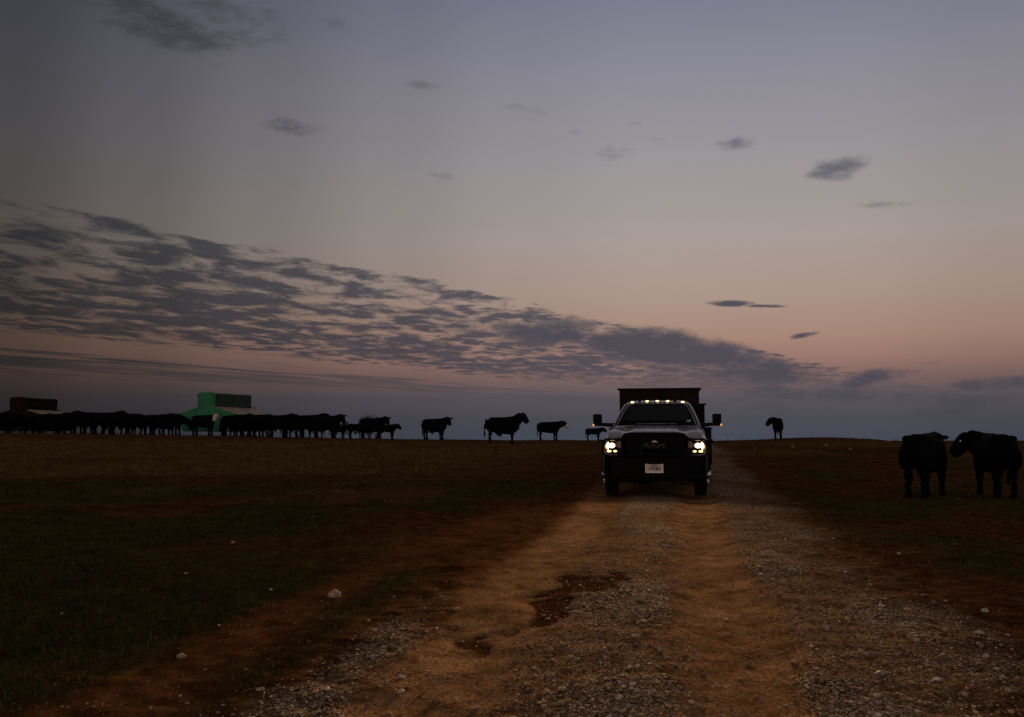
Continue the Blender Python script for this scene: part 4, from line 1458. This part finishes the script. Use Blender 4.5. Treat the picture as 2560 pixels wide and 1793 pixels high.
# roof marker lamps
for x in (-.53, -.215, 0.0, .215, .53):
    y_ = 2.86 + .13 * (x / .645) ** 2
    z_ = 1.895 - .03 * (x / .645) ** 2
    cl = MB()
    cl.ellipsoid((x, y_, z_), (.060, .07, .022), 14, 8)
    lamp = cl.build('roof_lamp', M['plastic'], truck)
    c2 = MB()
    c2.ellipsoid((x, y_ - .03, z_ + .008), (.037, .05, .020), 14, 8)
    c2.build('lamp_lens', M['amber'], lamp)
an = MB()
an.lathe([(0, .030), (.05, .022), (.10, .012), (.11, .004)], (-.375, 2.92, 1.885), 'Z', 12)
an.build('antenna', M['plastic'], truck)
a2 = MB()
a2.lathe([(0, .035), (.03, .028), (.045, .010)], (.365, 2.92, 1.89), 'Z', 12)
a2.build('roof_knob', M['plastic'], truck)

# mirrors
for sg in (-1, 1):
    mi = MB()
    mi.box(min(sg * 1.115, sg * 1.295), max(sg * 1.115, sg * 1.295), 1.97, 2.07, 1.425, 1.625, .028)
    mi.box(min(sg * 1.09, sg * 1.30), max(sg * 1.09, sg * 1.30), 1.97, 2.06, 1.37, 1.44, .018)
    mi.tube([(sg * .84, 2.06, 1.385), (sg * .95, 2.03, 1.392), (sg * 1.12, 2.01, 1.405)], [.055, .044, .036], 10)
    mo = mi.build('mirror', M['plastic'], truck)
    la = MB()
    la.ellipsoid((sg * 1.288, 1.972, 1.392), (.016, .020, .026), 10, 8)
    la.build('mirror_lamp', M['amber_soft'], mo)

# wheels
def wheel(x, y, r, wd, out, hub):
    ty = MB()
    pr = [(-wd / 2, r * .62), (-wd / 2, r * .90), (-wd / 2 + .03, r * .985), (-wd / 4, r), (wd / 4, r), (wd / 2 - .03, r * .985), (wd / 2, r * .90), (wd / 2, r * .62)]
    ty.lathe(pr, (x, y, r), 'X', 36)
    for j in range(36):
        a = 2 * math.pi * j / 36
        for xx in (-wd * .3, wd * .3):
            b = a + (.05 if xx > 0 else 0)
            c, s__ = math.cos(b), math.sin(b)
            p = Vector((x + xx, y + c * (r + .003), r + s__ * (r + .003)))
            tn = Vector((0, -s__, c)); rd__ = Vector((0, c, s__)); ax_ = Vector((1, 0, 0))
            q_ = [p + ax_ * u_ * wd * .16 + tn * v_ * .022 + rd__ * h_ for u_, v_, h_ in ((-1, -1, -.012), (1, -1, -.012), (1, 1, -.012), (-1, 1, -.012), (-1, -1, .004), (1, -1, .004), (1, 1, .004), (-1, 1, .004))]
            ty.add(q_, [(0, 1, 2, 3), (4, 5, 6, 7), (0, 1, 5, 4), (1, 2, 6, 5), (2, 3, 7, 6), (3, 0, 4, 7)])
    root = ty.build('wheel', M['rubber'], truck, smooth=False)
    root.scale = (1, 1, 1 / .965)
    rm = MB()
    if hub:
        # steel dually front rim: dished outward with a protruding chrome hub
        rm.lathe([(-.02 * out, r * .60), (wd * .48 * out, r * .60), (wd * .52 * out, r * .52), (wd * .60 * out, r * .34), ((wd * .5 + .03) * out, r * .30), ((wd * .5 + .045) * out, r * .22), ((wd * .5 + .085) * out, r * .16), ((wd * .5 + .092) * out, r * .03)], (x, y, r), 'X', 28)
        for j in range(8):
            a = 2 * math.pi * j / 8
            rm.lathe([((wd * .5 + .0) * out, .016), ((wd * .5 + .045) * out, .016), ((wd * .5 + .055) * out, .008)], (x, y + r * .37 * math.cos(a), r + r * .37 * math.sin(a)), 'X', 8)
    else:
        rm.lathe([(-.05 * out, r * .60), (wd * .3 * out, r * .60), (wd * .1 * out, r * .4), (wd * .1 * out, r * .05)], (x, y, r), 'X', 24)
    rm.build('rim', M['chrome'] if hub else M['dull_metal'], root)


for sg in (-1, 1):
    wheel(sg * .845, 1.02, .395, .235, sg, True)
    wheel(sg * 1.03, 4.95, .395, .225, sg, False)
    wheel(sg * .74, 4.95, .395, .225, sg, False)
    fw = MB()
    a_, b_ = sorted((sg * .62, sg * 1.17))
    arch = [(4.95 + .50 * math.cos(R(a)), .42 + .50 * math.sin(R(a))) for a in range(175, 0, -10)]
    arch2 = [(4.95 + .47 * math.cos(R(a)), .42 + .47 * math.sin(R(a))) for a in range(175, 0, -10)]
    fw.prism(arch + arch2[::-1], 'x', a_, b_)
    fw.build('mudguard', M['bed'], truck, smooth=False)

# flatbed, side boxes, feed box
fb = MB()
fb.box(-1.19, 1.19, 4.32, 7.7, .95, 1.03, .008)
for y in np.linspace(4.5, 7.5, 8):
    fb.box(-1.1, 1.1, y - .03, y + .03, .87, .949)
fb.build('flatbed', M['bed'], truck, smooth=False)
for sg in (-1, 1):
    sb = MB()
    for y0, y1 in ((4.40, 4.46), (7.5, 7.56)):
        sb.box(min(sg * 1.10, sg * 1.185), max(sg * 1.10, sg * 1.185), y0 + .9, y1 + .9 if y1 < 5 else y1, 1.032, 1.26)
    sb.box(min(sg * 1.105, sg * 1.18), max(sg * 1.105, sg * 1.18), 5.5, 7.5, 1.034, 1.255, .006)
    sb.box(min(sg * 1.07, sg * 1.225), max(sg * 1.07, sg * 1.225), 5.45, 7.55, 1.258, 1.285, .004)
    sb.build('side_rail', M['bed'], truck, smooth=False)
    ub = MB()
    ub.box(min(sg * .72, sg * 1.17), max(sg * .72, sg * 1.17), 5.55, 6.9, .36, .945, .012)
    ub.build('under_box', M['bed'], truck, smooth=False)
fx = MB()
fx.box(-.90, .90, 4.45, 6.3, 1.034, 2.20, .01)
for x in np.linspace(-.72, .72, 7):
    fx.box(x - .02, x + .02, 4.425, 4.452, 1.2, 2.16)
for z in (1.55,):
    fx.box(-.88, .88, 4.43, 4.451, z - .02, z + .02)
fbx = fx.build('feed_box', M['box_steel'], truck, smooth=False)
rmx = MB()
rmx.box(-.945, .945, 4.40, 4.47, 2.202, 2.240, .004)
rmx.box(-.945, .945, 6.26, 6.34, 2.202, 2.240, .004)
rmx.box(-.945, -.86, 4.472, 6.258, 2.202, 2.238, .004)
rmx.box(.86, .945, 4.472, 6.258, 2.202, 2.238, .004)
rmx.build('rim', M['black'], fbx, smooth=False)
ldx = MB()
ldx.prism([(-.86, 2.205), (0, 2.232), (.86, 2.205)], 'y', 4.472, 6.258)
ldx.build('lid', M['box_steel'], fbx, smooth=False)
ct = MB()
ct.box(.72, 1.06, 6.35, 7.3, 1.036, 1.86, .01)
ct.box(.70, 1.10, 6.33, 7.32, 1.862, 1.895, .004)
ct.build('feed_chute', M['box_steel'], truck, smooth=False)

# cab interior
da = MB()
da.box(-.80, .80, 1.98, 2.30, 1.10, 1.33, .04)
da.build('dashboard', M['plastic'], truck)
for sg in (-1, 1):
    se = MB()
    se.box(sg * .42 - .26, sg * .42 + .26, 2.72, 3.22, .88, 1.02, .05)
    se.box(sg * .42 - .25, sg * .42 + .25, 3.18, 3.34, .98, 1.52, .06)
    se.box(sg * .42 - .13, sg * .42 + .13, 3.20, 3.31, 1.54, 1.70, .04)
    se.build('seat', M['seat'], truck)
swx, swy, swz = .42, 2.46, 1.28
sw = MB()
sw.tube([(swx + .19 * math.cos(a), swy - .19 * math.sin(a) * .42, swz + .19 * math.sin(a) * .91) for a in [2 * math.pi * i / 28 for i in range(29)]], .014, 8, cap=False)
for a in (200, 340, 90):
    sw.tube([(swx, swy, swz), (swx + .19 * math.cos(R(a)), swy - .19 * math.sin(R(a)) * .42, swz + .19 * math.sin(R(a)) * .91)], .011, 6)
sw.tube([(swx, swy, swz), (swx, swy - .2, swz - .1)], .03, 8)
sw.build('steering_wheel', M['plastic'], truck)
sk = MB()
sk.box(.605, .685, 1.985, 1.988, 1.455, 1.497)
ski = sk.build('sticker', M['sticker'], wind, smooth=False)
# lay the sticker on the glass plane
for v in ski.data.vertices:
    z = v.co.z
    v.co.y = 1.66 + (z - 1.405) * (2.55 - 1.66) / (1.80 - 1.405) + .145 * (v.co.x / .8) ** 2 - .006 + (.002 if v.co.y > 1.9865 else 0)
rv = MB()
rv.box(-.11, .11, 2.66, 2.68, 1.70, 1.76, .01)
rv.tube([(0, 2.66, 1.76), (0, 2.70, 1.82)], .01, 6)
rv.build('interior_mirror', M['plastic'], truck)

# ------------------------------------------------------------------ the driver
drv = empty('person', (0, 0, 0))
drv.matrix_world = Matrix.LocRotScale(truck.location, truck.rotation_euler, Vector((1, 1, .965)))
tag(drv, 'person in dark shirt and cap at the wheel behind the windshield', 'person')
bx_, by_ = .42, 3.06
sh = MB()
loft(sh, [(bx_, by_ + .02, 1.00, .17, .12), (bx_, by_ + .04, 1.15, .17, .115), (bx_, by_ + .03, 1.32, .185, .12), (bx_, by_ + .02, 1.44, .20, .11), (bx_, by_ + .02, 1.50, .13, .09), (bx_, by_ + .01, 1.535, .07, .07)], 16)
for sg in (-1, 1):
    loft(sh, [(bx_ + sg * .17, by_ + .02, 1.45, .065, .065), (bx_ + sg * .245, by_ - .05, 1.30, .055, .055), (bx_ + sg * .255, by_ - .16, 1.19, .048, .048), (bx_ + sg * .215, by_ - .36, 1.245, .038, .038), (bx_ + sg * .195, by_ - .48, 1.29, .03, .03)], 12)
    loft(sh, [(bx_ + sg * .10, by_ - .0, .98, .085, .085), (bx_ + sg * .12, by_ - .25, 1.04, .08, .08), (bx_ + sg * .13, by_ - .50, 1.03, .065, .065), (bx_ + sg * .12, by_ - .60, .80, .055, .055), (bx_ + sg * .12, by_ - .66, .56, .045, .045)], 12)
sme = remesh(sh, .018, 3, 'shirt')
sme.materials.append(M['shirt'])
bd = MB()
loft(bd, [(bx_, by_ + .02, 1.50, .055, .055), (bx_, by_ + .01, 1.56, .052, .055), (bx_, by_ - .005, 1.61, .05, .06)], 12)
loft(bd, [(bx_, by_ - .05, 1.565, .03, .03), (bx_, by_ - .04, 1.59, .055, .065), (bx_, by_ - .02, 1.63, .068, .088), (bx_, by_ - .01, 1.69, .074, .097), (bx_, by_, 1.75, .070, .09), (bx_, by_, 1.785, .04, .05)], 16)
loft(bd, [(bx_, by_ - .10, 1.705, .012, .012), (bx_, by_ - .122, 1.668, .018, .016), (bx_, by_ - .105, 1.655, .015, .01)], 8)
for sg in (-1, 1):
    bd.ellipsoid((bx_ + sg * .078, by_ + .005, 1.685), (.012, .022, .034))
    hx, hy, hz = bx_ + sg * .185, swy + .025, swz + .045
    loft(bd, [(bx_ + sg * .20, by_ - .46, 1.285, .027, .027), (hx + sg * .008, hy + .05, hz - .015, .026, .022), (hx, hy + .012, hz, .040, .018), (hx, hy - .005, hz + .012, .036, .016)], 10)
    for q_ in range(4):
        zf = hz - .028 + q_ * .019
        ln_ = (.9, 1.0, .95, .8)[q_]
        loft(bd, [(hx + sg * .02, hy - .0, zf, .0085, .0085), (hx + sg * .024, hy - .035 * ln_, zf + .004, .008, .008), (hx + sg * .008, hy - .055 * ln_, zf + .006, .0078, .0078), (hx - sg * .012, hy - .048 * ln_, zf + .006, .007, .007)], 8)
    loft(bd, [(hx - sg * .016, hy + .02, hz + .02, .011, .011), (hx - sg * .034, hy - .005, hz + .038, .0095, .0095), (hx - sg * .030, hy - .03, hz + .048, .008, .008)], 8)
for sg in (-1, 1):
    loft(bd, [(bx_ + sg * .02, by_ + .02, 1.47, .035, .035), (bx_ + sg * .15, by_ + .02, 1.44, .035, .035), (bx_ + sg * .245, by_ - .05, 1.30, .033, .033), (bx_ + sg * .255, by_ - .16, 1.19, .030, .030), (bx_ + sg * .215, by_ - .36, 1.245, .025, .025), (bx_ + sg * .195, by_ - .50, 1.29, .024, .024)], 10)
bme = remesh(bd, .006, 2, 'body')
bme.materials.append(M['skin'])
bo_ = bpy.data.objects.new('body', bme); bo_.parent = drv; col.objects.link(bo_)
so_ = bpy.data.objects.new('shirt', sme); so_.parent = drv; col.objects.link(so_)
cp = MB()
loft(cp, [(bx_, by_ - .0, 1.725, .080, .103), (bx_, by_ + .0, 1.76, .080, .100), (bx_, by_ + .005, 1.79, .065, .08), (bx_, by_ + .005, 1.805, .03, .04)], 18)
cp.box(bx_ - .06, bx_ + .06, by_ - .175, by_ - .07, 1.722, 1.730, .003)
cp.build('cap', M['cap'], drv)
